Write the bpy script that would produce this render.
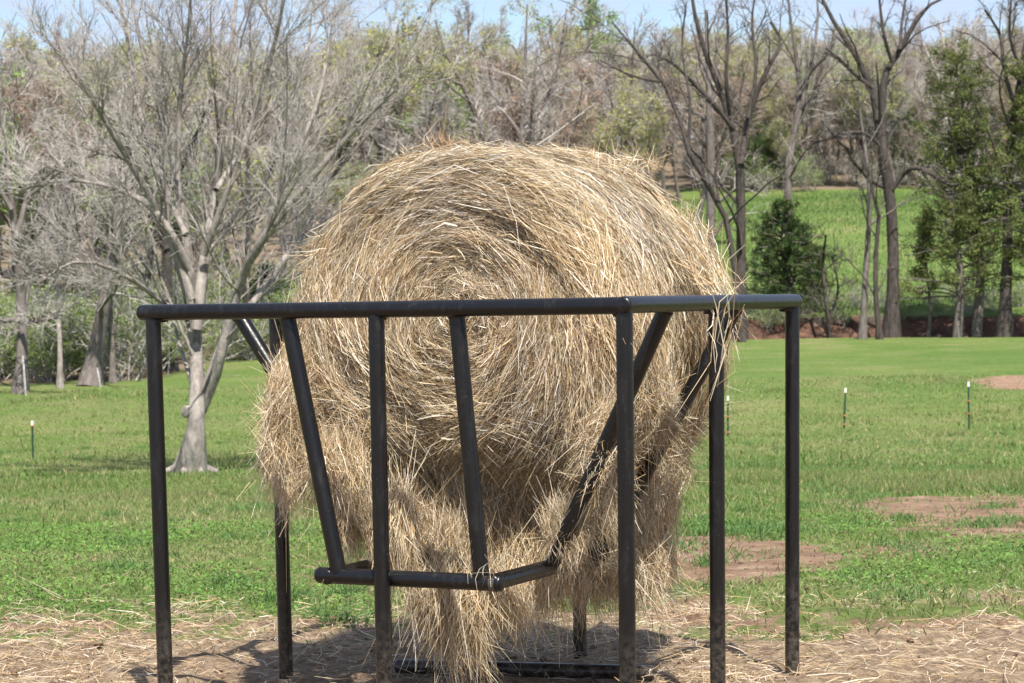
import bpy, math
import numpy as np
from mathutils import Matrix, Vector

# ------------------------------------------------------------------ reset
for o in list(bpy.data.objects):
    bpy.data.objects.remove(o)
scene = bpy.context.scene
COL = scene.collection
RNG = np.random.default_rng(7)

# ------------------------------------------------------------------ camera
IW, IH, F = 1024.0, 683.0, 2264.0
CAMZ = 1.65
Y0 = 301.7                      # pixel row of the horizon at mid picture
ROLL = math.radians(0.91)
PITCH = math.atan((IH / 2 - Y0) / F)
cam = bpy.data.cameras.new('camera')
cam.sensor_width = 22.3
cam.lens = F / IW * 22.3
cam.clip_start = 0.1
cam.clip_end = 3000
cam.dof.use_dof = True
cam.dof.focus_distance = 8.9
cam.dof.aperture_fstop = 6.3
cam_o = bpy.data.objects.new('camera', cam)
COL.objects.link(cam_o)
CM = (Matrix.Translation((0, 0, CAMZ)) @ Matrix.Rotation(math.pi / 2 - PITCH, 4, 'X')
      @ Matrix.Rotation(-ROLL, 4, 'Z'))
cam_o.matrix_world = CM
scene.camera = cam_o

# ------------------------------------------------------------------ world, sun, exposure
SUN_AZ = math.radians(165)      # clockwise from +Y (the view direction)
SUN_EL = math.radians(58)
world = bpy.data.worlds.new('World')
scene.world = world
world.use_nodes = True
wn, wl = world.node_tree.nodes, world.node_tree.links
wn.clear()
w_out = wn.new('ShaderNodeOutputWorld')
w_bg = wn.new('ShaderNodeBackground')
w_bg.inputs['Strength'].default_value = 0.095
w_sky = wn.new('ShaderNodeTexSky')
w_sky.sky_type = 'NISHITA'
w_sky.sun_disc = False
w_sky.sun_elevation = SUN_EL
w_sky.sun_rotation = SUN_AZ
w_sky.dust_density = 0.8
w_sky.ozone_density = 2.0
w_co = wn.new('ShaderNodeTexCoord')
w_map = wn.new('ShaderNodeMapping')
w_map.inputs['Scale'].default_value = (1.0, 1.0, 3.2)
w_noise = wn.new('ShaderNodeTexNoise')
w_noise.inputs['Scale'].default_value = 9.0
w_noise.inputs['Detail'].default_value = 7.0
w_noise.inputs['Roughness'].default_value = 0.6
w_ramp = wn.new('ShaderNodeValToRGB')
w_ramp.color_ramp.elements[0].position = 0.36
w_ramp.color_ramp.elements[1].position = 0.66
w_mix = wn.new('ShaderNodeMixRGB')
w_mix.inputs['Color2'].default_value = (3.9, 4.4, 6.0, 1)
wl.new(w_co.outputs['Generated'], w_map.inputs['Vector'])
wl.new(w_map.outputs['Vector'], w_noise.inputs['Vector'])
wl.new(w_noise.outputs['Fac'], w_ramp.inputs['Fac'])
wl.new(w_ramp.outputs['Color'], w_mix.inputs['Fac'])
wl.new(w_sky.outputs['Color'], w_mix.inputs['Color1'])
wl.new(w_mix.outputs['Color'], w_bg.inputs['Color'])
wl.new(w_bg.outputs['Background'], w_out.inputs['Surface'])

sun = bpy.data.lights.new('sun', 'SUN')
sun.energy = 5.0
sun.angle = math.radians(0.53)
sun.color = (1.0, 0.95, 0.87)
sun_o = bpy.data.objects.new('sun', sun)
COL.objects.link(sun_o)
to_sun = Vector((math.sin(SUN_AZ) * math.cos(SUN_EL), math.cos(SUN_AZ) * math.cos(SUN_EL), math.sin(SUN_EL)))
sun_o.rotation_euler = to_sun.to_track_quat('Z', 'Y').to_euler()
sun_o.location = to_sun * 60

vs = scene.view_settings
vs.view_transform = 'Standard'
vs.look = 'None'
vs.exposure = 0.88
vs.gamma = 1.0
vs.use_curve_mapping = False
scene.render.resolution_x, scene.render.resolution_y = 1024, 683
scene.render.engine = 'CYCLES'

# ------------------------------------------------------------------ helpers: pixels
CR = np.array(CM.to_3x3())
CAMP = np.array((0, 0, CAMZ))


def ray(x, y):
    d = CR @ np.array(((x - IW / 2) / F, -(y - IH / 2) / F, -1.0))
    return d / d[1]                       # one metre of Y per unit


def at(x, y, depth):
    return CAMP + ray(x, y) * depth


# ------------------------------------------------------------------ helpers: noise
def _hash(ix, iy, iz, seed):
    h = (ix * 374761393 + iy * 668265263 + iz * 2147483647 + int(seed) * 974711) & 0xffffffff
    h = ((h ^ (h >> 13)) * 1274126177) & 0xffffffff
    h = ((h ^ (h >> 16)) * 2246822519) & 0xffffffff
    return (h ^ (h >> 15)).astype(np.float64) / 4294967295.0


def vnoise(p, scale, seed=0):
    """value noise in -1..1; p is (n,3) or (n,2)"""
    p = np.asarray(p, float) * scale
    if p.shape[-1] == 2:
        p = np.concatenate([p, np.zeros(p.shape[:-1] + (1,))], -1)
    i = np.floor(p).astype(np.int64)
    f = p - i
    f = f * f * (3 - 2 * f)
    r = 0
    for dx in (0, 1):
        for dy in (0, 1):
            for dz in (0, 1):
                w = (f[..., 0] if dx else 1 - f[..., 0]) * (f[..., 1] if dy else 1 - f[..., 1]) * (f[..., 2] if dz else 1 - f[..., 2])
                r = r + w * _hash(i[..., 0] + dx, i[..., 1] + dy, i[..., 2] + dz, seed)
    return r * 2 - 1


def fbm(p, scale, octaves=4, seed=0):
    r, a, s = 0, 1.0, 0
    for k in range(octaves):
        r = r + a * vnoise(p, scale * 2 ** k, seed + k * 17)
        s += a
        a *= 0.5
    return r / s


def unit(v):
    return v / np.maximum(np.linalg.norm(v, axis=-1, keepdims=True), 1e-9)


def sstep(a, b, x):
    t = np.clip((x - a) / (b - a), 0, 1)
    return t * t * (3 - 2 * t)


# ------------------------------------------------------------------ helpers: objects
def mesh_np(name, verts, quads=None, tris=None, mats=(), col=None, smooth=True, fmat=None, attrs=None):
    me = bpy.data.meshes.new(name)
    verts = np.asarray(verts, np.float32).reshape(-1, 3)
    quads = np.zeros((0, 4), np.int32) if quads is None else np.asarray(quads, np.int32).reshape(-1, 4)
    tris = np.zeros((0, 3), np.int32) if tris is None else np.asarray(tris, np.int32).reshape(-1, 3)
    me.vertices.add(len(verts))
    me.vertices.foreach_set('co', verts.ravel())
    nq, nt = len(quads), len(tris)
    me.loops.add(nq * 4 + nt * 3)
    me.loops.foreach_set('vertex_index', np.concatenate([quads.ravel(), tris.ravel()]).astype(np.int32))
    me.polygons.add(nq + nt)
    starts = np.concatenate([np.arange(nq) * 4, nq * 4 + np.arange(nt) * 3]).astype(np.int32)
    me.polygons.foreach_set('loop_start', starts)
    me.update(calc_edges=True)
    me.polygons.foreach_set('use_smooth', np.full(nq + nt, bool(smooth)))
    for m in mats:
        me.materials.append(m)
    if fmat is not None:
        me.polygons.foreach_set('material_index', np.asarray(fmat, np.int32))
    if col is not None:
        ca = me.color_attributes.new('Col', 'FLOAT_COLOR', 'POINT')
        c = np.ones((len(verts), 4), np.float32)
        c[:, :3] = np.asarray(col, np.float32).reshape(-1, 3)
        ca.data.foreach_set('color', c.ravel())
    if attrs:
        for k, v in attrs.items():
            a = me.attributes.new(k, 'FLOAT', 'POINT')
            a.data.foreach_set('value', np.asarray(v, np.float32).ravel())
    me.update()
    return me


def obj(name, me, parent=None, loc=None):
    o = bpy.data.objects.new(name, me)
    COL.objects.link(o)
    if parent is not None:
        o.parent = parent
    if loc is not None:
        o.location = loc
    return o


def tag(o, label=None, cat=None, group=None, kind=None):
    if label:
        o['label'] = label
    if cat:
        o['category'] = cat
    if group:
        o['group'] = group
    if kind:
        o['kind'] = kind
    return o


def empty(name, loc):
    o = bpy.data.objects.new(name, None)
    o.empty_display_size = 0.2
    o.location = loc
    COL.objects.link(o)
    return o


# ------------------------------------------------------------------ helpers: materials
def material(name, rough=0.8, spec=0.3):
    m = bpy.data.materials.new(name)
    m.use_nodes = True
    nt = m.node_tree
    b = nt.nodes['Principled BSDF']
    b.inputs['Roughness'].default_value = rough
    b.inputs['Specular IOR Level'].default_value = spec
    return m, nt.nodes, nt.links, b


def n_noise(nodes, links, vec, scale, detail=5, rough=0.55, dist=0.0):
    n = nodes.new('ShaderNodeTexNoise')
    n.inputs['Scale'].default_value = scale
    n.inputs['Detail'].default_value = detail
    n.inputs['Roughness'].default_value = rough
    n.inputs['Distortion'].default_value = dist
    if vec is not None:
        links.new(vec, n.inputs['Vector'])
    return n.outputs['Fac']


def n_ramp(nodes, links, fac, stops):
    r = nodes.new('ShaderNodeValToRGB')
    e = r.color_ramp.elements
    while len(e) < len(stops):
        e.new(0.5)
    for k, (p, c) in enumerate(stops):
        e[k].position = p
        e[k].color = (c, c, c, 1) if np.isscalar(c) else (*c, 1)
    links.new(fac, r.inputs['Fac'])
    return r.outputs['Color']


def n_mix(nodes, links, fac, a, b, mode='MIX'):
    m = nodes.new('ShaderNodeMixRGB')
    m.blend_type = mode
    for k, v in (('Fac', fac), ('Color1', a), ('Color2', b)):
        if isinstance(v, (int, float)):
            m.inputs[k].default_value = v
        elif isinstance(v, tuple):
            m.inputs[k].default_value = (*v, 1)
        else:
            links.new(v, m.inputs[k])
    return m.outputs['Color']


def n_math(nodes, links, op, a, b=None, clamp=False):
    m = nodes.new('ShaderNodeMath')
    m.operation = op
    m.use_clamp = clamp
    for k, v in enumerate((a, b)):
        if v is None:
            continue
        if isinstance(v, (int, float)):
            m.inputs[k].default_value = v
        else:
            links.new(v, m.inputs[k])
    return m.outputs[0]


def n_bump(nodes, links, bsdf, height, strength, dist):
    b = nodes.new('ShaderNodeBump')
    b.inputs['Strength'].default_value = strength
    b.inputs['Distance'].default_value = dist
    links.new(height, b.inputs['Height'])
    links.new(b.outputs['Normal'], bsdf.inputs['Normal'])


def n_attr(nodes, name):
    a = nodes.new('ShaderNodeAttribute')
    a.attribute_name = name
    return a


def leafy(name, rough=0.6, trans=0.3, spec=0.25):
    """colour from the Col attribute, with light passing through thin blades"""
    m, nd, ln, b = material(name, rough, spec)
    a = n_attr(nd, 'Col')
    ln.new(a.outputs['Color'], b.inputs['Base Color'])
    t = nd.new('ShaderNodeBsdfTranslucent')
    ln.new(a.outputs['Color'], t.inputs['Color'])
    mx = nd.new('ShaderNodeMixShader')
    mx.inputs[0].default_value = trans
    ln.new(b.outputs[0], mx.inputs[1])
    ln.new(t.outputs[0], mx.inputs[2])
    ln.new(mx.outputs[0], nd['Material Output'].inputs['Surface'])
    return m


M = {}
M['hay'] = leafy('hay_straw', 0.55, 0.22, 0.3)
M['grass'] = leafy('grass_blades', 0.55, 0.35, 0.25)
M['leaf'] = leafy('leaves', 0.6, 0.35, 0.2)

# hay packed inside the bale
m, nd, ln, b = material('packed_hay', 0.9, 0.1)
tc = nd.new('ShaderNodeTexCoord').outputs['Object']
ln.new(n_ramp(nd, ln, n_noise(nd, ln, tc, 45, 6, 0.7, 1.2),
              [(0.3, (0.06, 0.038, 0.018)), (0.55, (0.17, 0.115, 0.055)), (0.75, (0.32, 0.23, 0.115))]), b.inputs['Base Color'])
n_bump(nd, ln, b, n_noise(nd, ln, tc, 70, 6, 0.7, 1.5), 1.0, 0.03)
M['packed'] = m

# black painted steel pipe, scuffed and dusty
m, nd, ln, b = material('black_pipe_paint', 0.42, 0.42)
tco = nd.new('ShaderNodeTexCoord').outputs['Object']
mp = nd.new('ShaderNodeMapping')
mp.inputs['Scale'].default_value = (1, 1, 0.25)
ln.new(tco, mp.inputs['Vector'])
dust = n_ramp(nd, ln, n_noise(nd, ln, mp.outputs['Vector'], 26, 8, 0.72), [(0.52, 0.0), (0.74, 1.0)])
rust = n_ramp(nd, ln, n_noise(nd, ln, tco, 9, 7, 0.7), [(0.6, 0.0), (0.75, 1.0)])
spk = n_ramp(nd, ln, n_noise(nd, ln, tco, 95, 3, 0.6), [(0.68, 0.0), (0.76, 1.0)])
sep = nd.new('ShaderNodeSeparateXYZ')
geo = nd.new('ShaderNodeNewGeometry')
ln.new(geo.outputs['Position'], sep.inputs[0])
low = nd.new('ShaderNodeMapRange')
low.inputs['From Min'].default_value = 0.5
low.inputs['From Max'].default_value = 0.0
ln.new(sep.outputs['Z'], low.inputs['Value'])
mud = n_math(nd, ln, 'MULTIPLY', low.outputs[0],
             n_ramp(nd, ln, n_noise(nd, ln, tco, 34, 8, 0.75), [(0.42, 0.0), (0.68, 1.0)]))
c = n_mix(nd, ln, n_math(nd, ln, 'MULTIPLY', dust, 0.45), (0.0045, 0.0045, 0.005), (0.032, 0.03, 0.03))
c = n_mix(nd, ln, n_math(nd, ln, 'MULTIPLY', rust, 0.35), c, (0.03, 0.018, 0.013))
c = n_mix(nd, ln, n_math(nd, ln, 'MULTIPLY', spk, 0.45), c, (0.16, 0.145, 0.125))
c = n_mix(nd, ln, n_math(nd, ln, 'MULTIPLY', mud, 0.6), c, (0.2, 0.165, 0.13))
ln.new(c, b.inputs['Base Color'])
ln.new(n_mix(nd, ln, dust, (0.3, 0.3, 0.3), (0.6, 0.6, 0.6)), b.inputs['Roughness'])
n_bump(nd, ln, b, n_noise(nd, ln, tco, 60, 6, 0.6), 0.25, 0.004)
M['pipe'] = m

m, nd, ln, b = material('bare_weld', 0.4, 0.5)
b.inputs['Base Color'].default_value = (0.12, 0.115, 0.11, 1)
b.inputs['Metallic'].default_value = 0.7
M['weld'] = m


def bark(name, dark, light, scale=5.0, patch=None):
    m, nd, ln, b = material(name, 0.9, 0.15)
    tc = nd.new('ShaderNodeTexCoord').outputs['Object']
    mp = nd.new('ShaderNodeMapping')
    mp.inputs['Scale'].default_value = (1, 1, 0.22)
    ln.new(tc, mp.inputs['Vector'])
    f = n_noise(nd, ln, mp.outputs['Vector'], scale * 2.2, 8, 0.7)
    c = n_ramp(nd, ln, f, [(0.32, dark), (0.66, light)])
    if patch:
        c = n_mix(nd, ln, n_ramp(nd, ln, n_noise(nd, ln, tc, scale * 0.5, 5, 0.6), [(0.45, 0.0), (0.62, 0.5)]), c, patch)
    ln.new(c, b.inputs['Base Color'])
    n_bump(nd, ln, b, f, 0.9, 0.05)
    return m


M['bark_pale'] = bark('bark_pale_grey', (0.11, 0.092, 0.08), (0.36, 0.32, 0.285), 5, (0.43, 0.39, 0.35))
M['bark_grey'] = bark('bark_grey_brown', (0.075, 0.064, 0.056), (0.21, 0.182, 0.165), 4)
M['bark_dark'] = bark('bark_dark', (0.022, 0.018, 0.016), (0.10, 0.084, 0.075), 4)
M['twig_pale'] = bark('twigs_pale', (0.25, 0.222, 0.20), (0.50, 0.458, 0.42), 2)
M['twig_grey'] = bark('twigs_grey', (0.235, 0.212, 0.198), (0.49, 0.45, 0.415), 1)
M['twig_warm'] = bark('twigs_warm', (0.2, 0.16, 0.135), (0.41, 0.34, 0.29), 1)
M['twig_dark'] = bark('twigs_dark', (0.06, 0.05, 0.045), (0.2, 0.17, 0.15), 1)

# ------------------------------------------------------------------ terrain
PR_Y = np.array([-80, 0, 11, 16, 24, 40, 50, 57, 66, 75, 88, 100, 102.6, 104.2, 106, 130, 230, 330, 440, 800, 1600.])
PR_R = np.array([0.0, 0, 0.0, -.09, -.45, -1.3, -1.55, -1.6, -1.4, -1.05, -.6, -.2, -.45, 0.72, 0.95, 3.2, 12, 25, 33, 30, 30.])
PR_L = np.array([0.0, 0, 0.0, -.09, -.45, -1.3, -1.55, -1.6, -1.4, -1.05, -.6, -.1, 0.05, .2, .3, 2.6, 11, 24, 33, 30, 30.])


def gz_base(x, y):
    x, y = np.asarray(x, float), np.asarray(y, float)
    r = 0
    for o, w in ((-0.06, .25), (-0.02, .25), (0.02, .25), (0.06, .25)):
        yy = y * (1 + o * np.clip((y - 8) / 20, 0, 1) * np.where((y > 95) & (y < 112), 0.03, 1.0))
        s = sstep(0.035, 0.075, x / np.maximum(y, 1))
        yb = yy + np.where((y > 80) & (y < 125), 2.2 * vnoise(np.stack([x, x * 0], -1), 0.13, 5), 0) * s
        r = r + w * (np.interp(yb, PR_Y, PR_R) * s + np.interp(yy, PR_Y, PR_L) * (1 - s))
    return r


def gz(x, y):
    x, y = np.asarray(x, float), np.asarray(y, float)
    p = np.stack([x, y], -1)
    far = sstep(110, 200, y)
    z = gz_base(x, y) + vnoise(p, 0.09, 3) * 0.05 * sstep(14, 30, y) + vnoise(p, 0.03, 9) * 1.2 * far
    near = 1 - sstep(20, 40, y)
    z = z + near * (0.018 * vnoise(p, 1.7, 21) + 0.012 * vnoise(p, 5.0, 22))
    rough = near * (1 - sstep(12.2, 13.4, y + 0.5 * vnoise(p, 0.8, 4)))
    z = z + rough * (0.020 * vnoise(p, 14.0, 23) + 0.022 * vnoise(p, 6.5, 24))
    return z


def hit(x, y):
    """where the line of sight through a pixel meets the ground"""
    d = ray(x, y)
    t = np.linspace(4, 420, 8000)
    g = gz(d[0] * t, t)
    k = np.argmax(CAMZ + d[2] * t < g)
    return np.array((d[0] * t[k], t[k], g[k]))


def bell(x, y, px, py, rx, ry, rot=0.0):
    """0..1 patch on the ground round the spot seen at a pixel"""
    c = hit(px, py)
    dx, dy = x - c[0], y - c[1]
    return np.clip(1.3 - np.sqrt((dx / rx) ** 2 + (dy / ry) ** 2), 0, 1)


def dirt_mask(x, y):
    p = np.stack([x, y], -1)
    n = fbm(p, 1.1, 4, 40)
    d = bell(x, y, 712, 549, 0.8, 2.1) * 1.25
    d = np.maximum(d, bell(x, y, 1005, 515, 1.8, 5.6) * 0.98)
    d = np.maximum(d, bell(x, y, 915, 548, 0.9, 1.2) * 0.5)
    d = np.maximum(d, bell(x, y, 1030, 383, 2.0, 3.0))
    d = np.maximum(d, bell(x, y, 940, 610, 1.8, 1.3) * 0.62)
    d = np.maximum(d, bell(x, y, 200, 628, 2.5, 0.8) * 0.5)
    d = np.maximum(d, bell(x, y, 330, 570, 0.9, 1.3) * 0.42)
    d = np.maximum(d, bell(x, y, 180, 470, 0.7, 1.0) * 0.8)
    n = n + 0.5 * fbm(p, 4.0, 3, 44)
    return np.clip(sstep(0.08, 0.85, d + 0.6 * n * sstep(0, .3, d)), 0, 1)


def straw_mask(x, y):
    p = np.stack([x, y], -1)
    e = 12.25 + 0.12 * x - 0.55 * sstep(0.6, 1.8, x) + 0.45 * vnoise(p, 0.7, 51) + 0.35 * vnoise(p, 2.1, 52)
    e = e + 0.25 * np.exp(-((x - 1.0) / 1.3) ** 2) + 0.5 * vnoise(p, 4.5, 53)
    return np.clip((1 - sstep(-0.9, 1.1, y - e)) - 0.85 * sstep(-0.1, 0.45, fbm(p, 1.1, 3, 54)) * sstep(-2.2, 0.2, y - e) * sstep(-2.5, 1.0, x), 0, 1)


def wood_mask(x, y):
    p = np.stack([x, y], -1)
    a = x / np.maximum(y, 1)
    n = vnoise(p, 0.06, 61)
    left = sstep(76, 84, y + 5 * n - 330 * np.clip(a + 0.16, 0, .09)) * (1 - sstep(-0.04, 0.0, a))
    mid = sstep(104, 110, y + 3 * n) * (1 - sstep(0.055, 0.075, a + 0.01 * n))
    far = sstep(234, 242, y + 6 * n)
    return np.maximum(np.maximum(left, mid), far)


ys = np.concatenate([np.linspace(-60, 7, 14)[:-1], np.linspace(7, 19, 190)[:-1], np.linspace(19, 42, 110)[:-1],
                     np.linspace(42, 100, 80)[:-1], np.linspace(100, 108, 36)[:-1], np.linspace(108, 240, 60)[:-1],
                     np.linspace(240, 480, 30)[:-1], np.geomspace(480, 1600, 10)])
us = np.linspace(-1, 1, 221)
us = np.sign(us) * (0.35 * np.abs(us) + 0.65 * np.abs(us) ** 4)
hw = 24 + np.abs(ys) * 0.85
GX = us[None, :] * hw[:, None]
GY = np.repeat(ys[:, None], len(us), 1)
GZ = gz(GX, GY)
nr, nc = GX.shape
ii = (np.arange(nr - 1)[:, None] * nc + np.arange(nc - 1)[None, :]).ravel()
gq = np.stack([ii, ii + 1, ii + 1 + nc, ii + nc], -1)
slope = np.abs(np.gradient(GZ, axis=0) / np.gradient(GY, axis=0))
bank = sstep(0.2, 0.5, slope + 0.25 * vnoise(np.stack([GX, GY], -1), .8, 66)) * sstep(98, 100, GY) * (1 - sstep(108, 111, GY))
dm = dirt_mask(GX, GY) * (1 - sstep(80, 90, GY))

# ground material: grass, red clay, trodden hay and leaf litter, mixed by masks
m, nd, ln, b = material('pasture_ground', 0.95, 0.12)
pos = nd.new('ShaderNodeNewGeometry').outputs['Position']
g1 = n_ramp(nd, ln, n_noise(nd, ln, pos, 0.35, 6, 0.6), [(0.35, (0.105, 0.165, 0.042)), (0.52, (0.135, 0.188, 0.055)), (0.68, (0.19, 0.20, 0.09))])
g2 = n_mix(nd, ln, 1.0, n_ramp(nd, ln, n_noise(nd, ln, pos, 7, 6, 0.7), [(0.3, (0.5, 0.52, 0.45)), (0.7, (1.25, 1.2, 1.2))]), n_ramp(nd, ln, n_noise(nd, ln, pos, 0.09, 9, 0.72), [(0.36, (0.78, 0.9, 0.75)), (0.64, (1.18, 1.06, 1.1))]), 'MULTIPLY')
grass_c = n_mix(nd, ln, 1.0, g1, g2, 'MULTIPLY')
d1 = n_ramp(nd, ln, n_noise(nd, ln, pos, 3.0, 8, 0.7), [(0.3, (0.13, 0.077, 0.048)), (0.52, (0.255, 0.165, 0.11)), (0.75, (0.40, 0.295, 0.21))])
s1 = n_ramp(nd, ln, n_noise(nd, ln, pos, 11, 8, 0.75, 0.8), [(0.3, (0.10, 0.064, 0.042)), (0.48, (0.25, 0.18, 0.12)), (0.66, (0.42, 0.325, 0.215))])
l1 = n_ramp(nd, ln, n_noise(nd, ln, pos, 0.6, 8, 0.7), [(0.3, (0.12, 0.085, 0.06)), (0.5, (0.2, 0.15, 0.105)), (0.7, (0.14, 0.15, 0.06))])
fine = n_noise(nd, ln, pos, 5, 8, 0.75)
rim = n_math(nd, ln, 'SUBTRACT', fine, 0.5)


def soft(name, k):
    v = n_math(nd, ln, 'ADD', n_attr(nd, name).outputs['Fac'], n_math(nd, ln, 'MULTIPLY', rim, k))
    return n_ramp(nd, ln, v, [(0.36, 0.0), (0.64, 1.0)])


c = n_mix(nd, ln, soft('wood', 1.2), grass_c, l1)
c = n_mix(nd, ln, soft('straw', 2.4), c, s1)
c = n_mix(nd, ln, soft('dirt', 2.2), c, d1)
bk = n_ramp(nd, ln, n_noise(nd, ln, pos, 1.6, 8, 0.7), [(0.35, (0.05, 0.034, 0.026)), (0.55, (0.12, 0.066, 0.046)), (0.75, (0.2, 0.12, 0.085))])
c = n_mix(nd, ln, soft('bank', 1.5), c, bk)
ln.new(c, b.inputs['Base Color'])
n_bump(nd, ln, b, n_noise(nd, ln, pos, 16, 9, 0.72), 0.9, 0.05)
M['ground'] = m
ground = obj('ground', mesh_np('ground', np.stack([GX, GY, GZ], -1), gq, mats=[m],
                               attrs={'dirt': dm, 'straw': straw_mask(GX, GY), 'wood': wood_mask(GX, GY), 'bank': bank}))
tag(ground, kind='structure')


# ------------------------------------------------------------------ tubes
def tubes(groups):
    """groups of (pts (n,k,3), rad (n,k), sides) -> verts, quads"""
    V, Q, off = [], [], 0
    for pts, rad, sides in groups:
        n, k, _ = pts.shape
        if n == 0:
            continue
        t = np.empty_like(pts)
        t[:, 1:-1] = pts[:, 2:] - pts[:, :-2]
        t[:, 0] = pts[:, 1] - pts[:, 0]
        t[:, -1] = pts[:, -1] - pts[:, -2]
        t = unit(t)
        main = unit(pts[:, -1] - pts[:, 0])
        ref = np.where(np.abs(main[:, 2:3]) > 0.75, np.array((1.0, 0.13, 0.0)), np.array((0.0, 0.1, 1.0)))
        a = unit(np.cross(t, ref[:, None, :]))
        bb = np.cross(t, a)
        ang = np.arange(sides) / sides * 2 * np.pi
        ring = pts[:, :, None, :] + rad[:, :, None, None] * (a[:, :, None, :] * np.cos(ang)[:, None] + bb[:, :, None, :] * np.sin(ang)[:, None])
        V.append(ring.reshape(-1, 3))
        base = (np.arange(n)[:, None, None] * k + np.arange(k - 1)[None, :, None]) * sides
        j = np.arange(sides)
        j2 = (j + 1) % sides
        q = np.stack([base + j, base + j2, base + sides + j2, base + sides + j], -1).reshape(-1, 4) + off
        Q.append(q)
        off += n * k * sides
    return np.concatenate(V), np.concatenate(Q)


def pipe_mesh(name, p0, p1, r, mats, sides=20, cap=True, wob=0.0):
    """a straight pipe with rounded closed ends"""
    p0, p1 = np.array(p0, float), np.array(p1, float)
    L = np.linalg.norm(p1 - p0)
    d = (p1 - p0) / L
    s = [0, .003, .010] + list(np.linspace(.02, L - .02, 8)) + [L - .010, L - .003, L]
    rr = [0.55 * r, 0.86 * r, 0.98 * r] + [r] * 8 + [0.98 * r, 0.86 * r, 0.55 * r]
    pts = p0 + np.array(s)[:, None] * d
    if wob:
        q = unit(np.cross(d, (0.3, 0.2, 0.9)))
        pts = pts + np.sin(np.array(s) / L * np.pi)[:, None] * wob * q
    v, q = tubes([(pts[None], np.array(rr)[None], sides)])
    n = len(v)
    ends = np.stack([pts[0], pts[-1]])
    v = np.concatenate([v, ends])
    j = np.arange(sides)
    t0 = np.stack([np.full(sides, n), (j + 1) % sides, j], -1)
    o = n - sides
    t1 = np.stack([np.full(sides, n + 1), o + j, o + (j + 1) % sides], -1)
    return mesh_np(name, v, q, np.concatenate([t0, t1]), mats=mats)


# ------------------------------------------------------------------ hay feeder
PIPE = 0.0318
UV = np.array((-0.898, 0.440, 0.0))          # along the front side, to the left
VV = np.array((0.440, 0.898, 0.0))           # along the bale, away from the camera
N0 = np.array((0.401, 8.26, 0.0))            # foot of the nearest corner leg
SU, SV = 2.03, 1.82
RZ = 1.63


def fp(u, v, z):
    return N0 + UV * u + VV * v + np.array((0, 0, z))


fc = fp(SU / 2, SV / 2, 0)
feeder = empty('hay_feeder', fc)
tag(feeder, 'black steel pipe hay feeder with square top rail and sloping slats', 'hay feeder')


def fpart(name, p0, p1, r=PIPE, sides=20, wob=0.0, mat='pipe'):
    return obj(name, pipe_mesh(name, np.array(p0) - fc, np.array(p1) - fc, r, [M[mat]], sides, wob=wob), feeder)


e = 0.05
cz = RZ
fpart('top_rail', fp(-e, -e * .6, cz), fp(SU + e + .028, -e * .6, cz), wob=0.004)
fpart('top_rail', fp(-e * .6, -e - .01, cz + .002), fp(-e * .6, SV + e, cz + .002), wob=-0.004)
fpart('top_rail', fp(-e, SV + e * .6, cz), fp(SU + e, SV + e * .6, cz))
fpart('top_rail', fp(SU + e * .6, -e, cz - .003), fp(SU + e * .6, SV + e, cz - .003))
for (u, v) in ((0, 0), (SU / 2, 0), (SU, 0), (0, SV / 2), (0, SV), (SU / 2, SV), (SU, SV), (SU, SV / 2)):
    lean = RNG.normal(0, 0.006, 2)
    uu = u + (-.02 if u == 0 else .02 if u == SU else 0)
    vv = v + (-.02 if v == 0 else .02 if v == SV else 0)
    g = fp(u + lean[0], v + lean[1], 0)
    dip = -0.09
    fpart('leg', fp(uu, vv, RZ - 0.012), (g[0], g[1], float(gz(g[0], g[1])) + dip), PIPE * 0.985)
# bottom cradle ring
LZ = 0.59
u0, u1, v0, v1 = 0.55, 1.275, 0.03, 1.53
fpart('bottom_rail', fp(u0 - .035, v0, LZ), fp(u1 + .055, v0, LZ))
fpart('bottom_rail', fp(u0, v0 - .03, LZ + .003), fp(u0, v1 + .04, LZ + .003))
fpart('bottom_rail', fp(u1, v0 - .03, LZ - .003), fp(u1, v1 + .04, LZ - .003))
fpart('bottom_rail', fp(u0 - .035, v1, LZ), fp(u1 + .035, v1, LZ))


def lerp(a, b, t):
    return a + (b - a) * t


SL = []
for tt, tb in ((0.295, 0.065), (0.665, 0.925)):
    SL.append((fp(lerp(SU, 0, tt), 0, RZ), fp(lerp(u1, u0, tb), v0, LZ)))
    SL.append((fp(lerp(SU, 0, tt), SV, RZ), fp(lerp(u1, u0, tb), v1, LZ)))
for tt, tb in ((0.245, 0.33), (0.67, 0.66)):
    SL.append((fp(0, SV * tt, RZ), fp(u0, lerp(v0, v1, tb), LZ)))
for tt, tb in ((0.31, 0.33), (0.67, 0.66)):
    SL.append((fp(SU, SV * tt, RZ), fp(u1, lerp(v0, v1, tb), LZ)))
for a, c in SL:
    fpart('slat', a, c)
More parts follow.
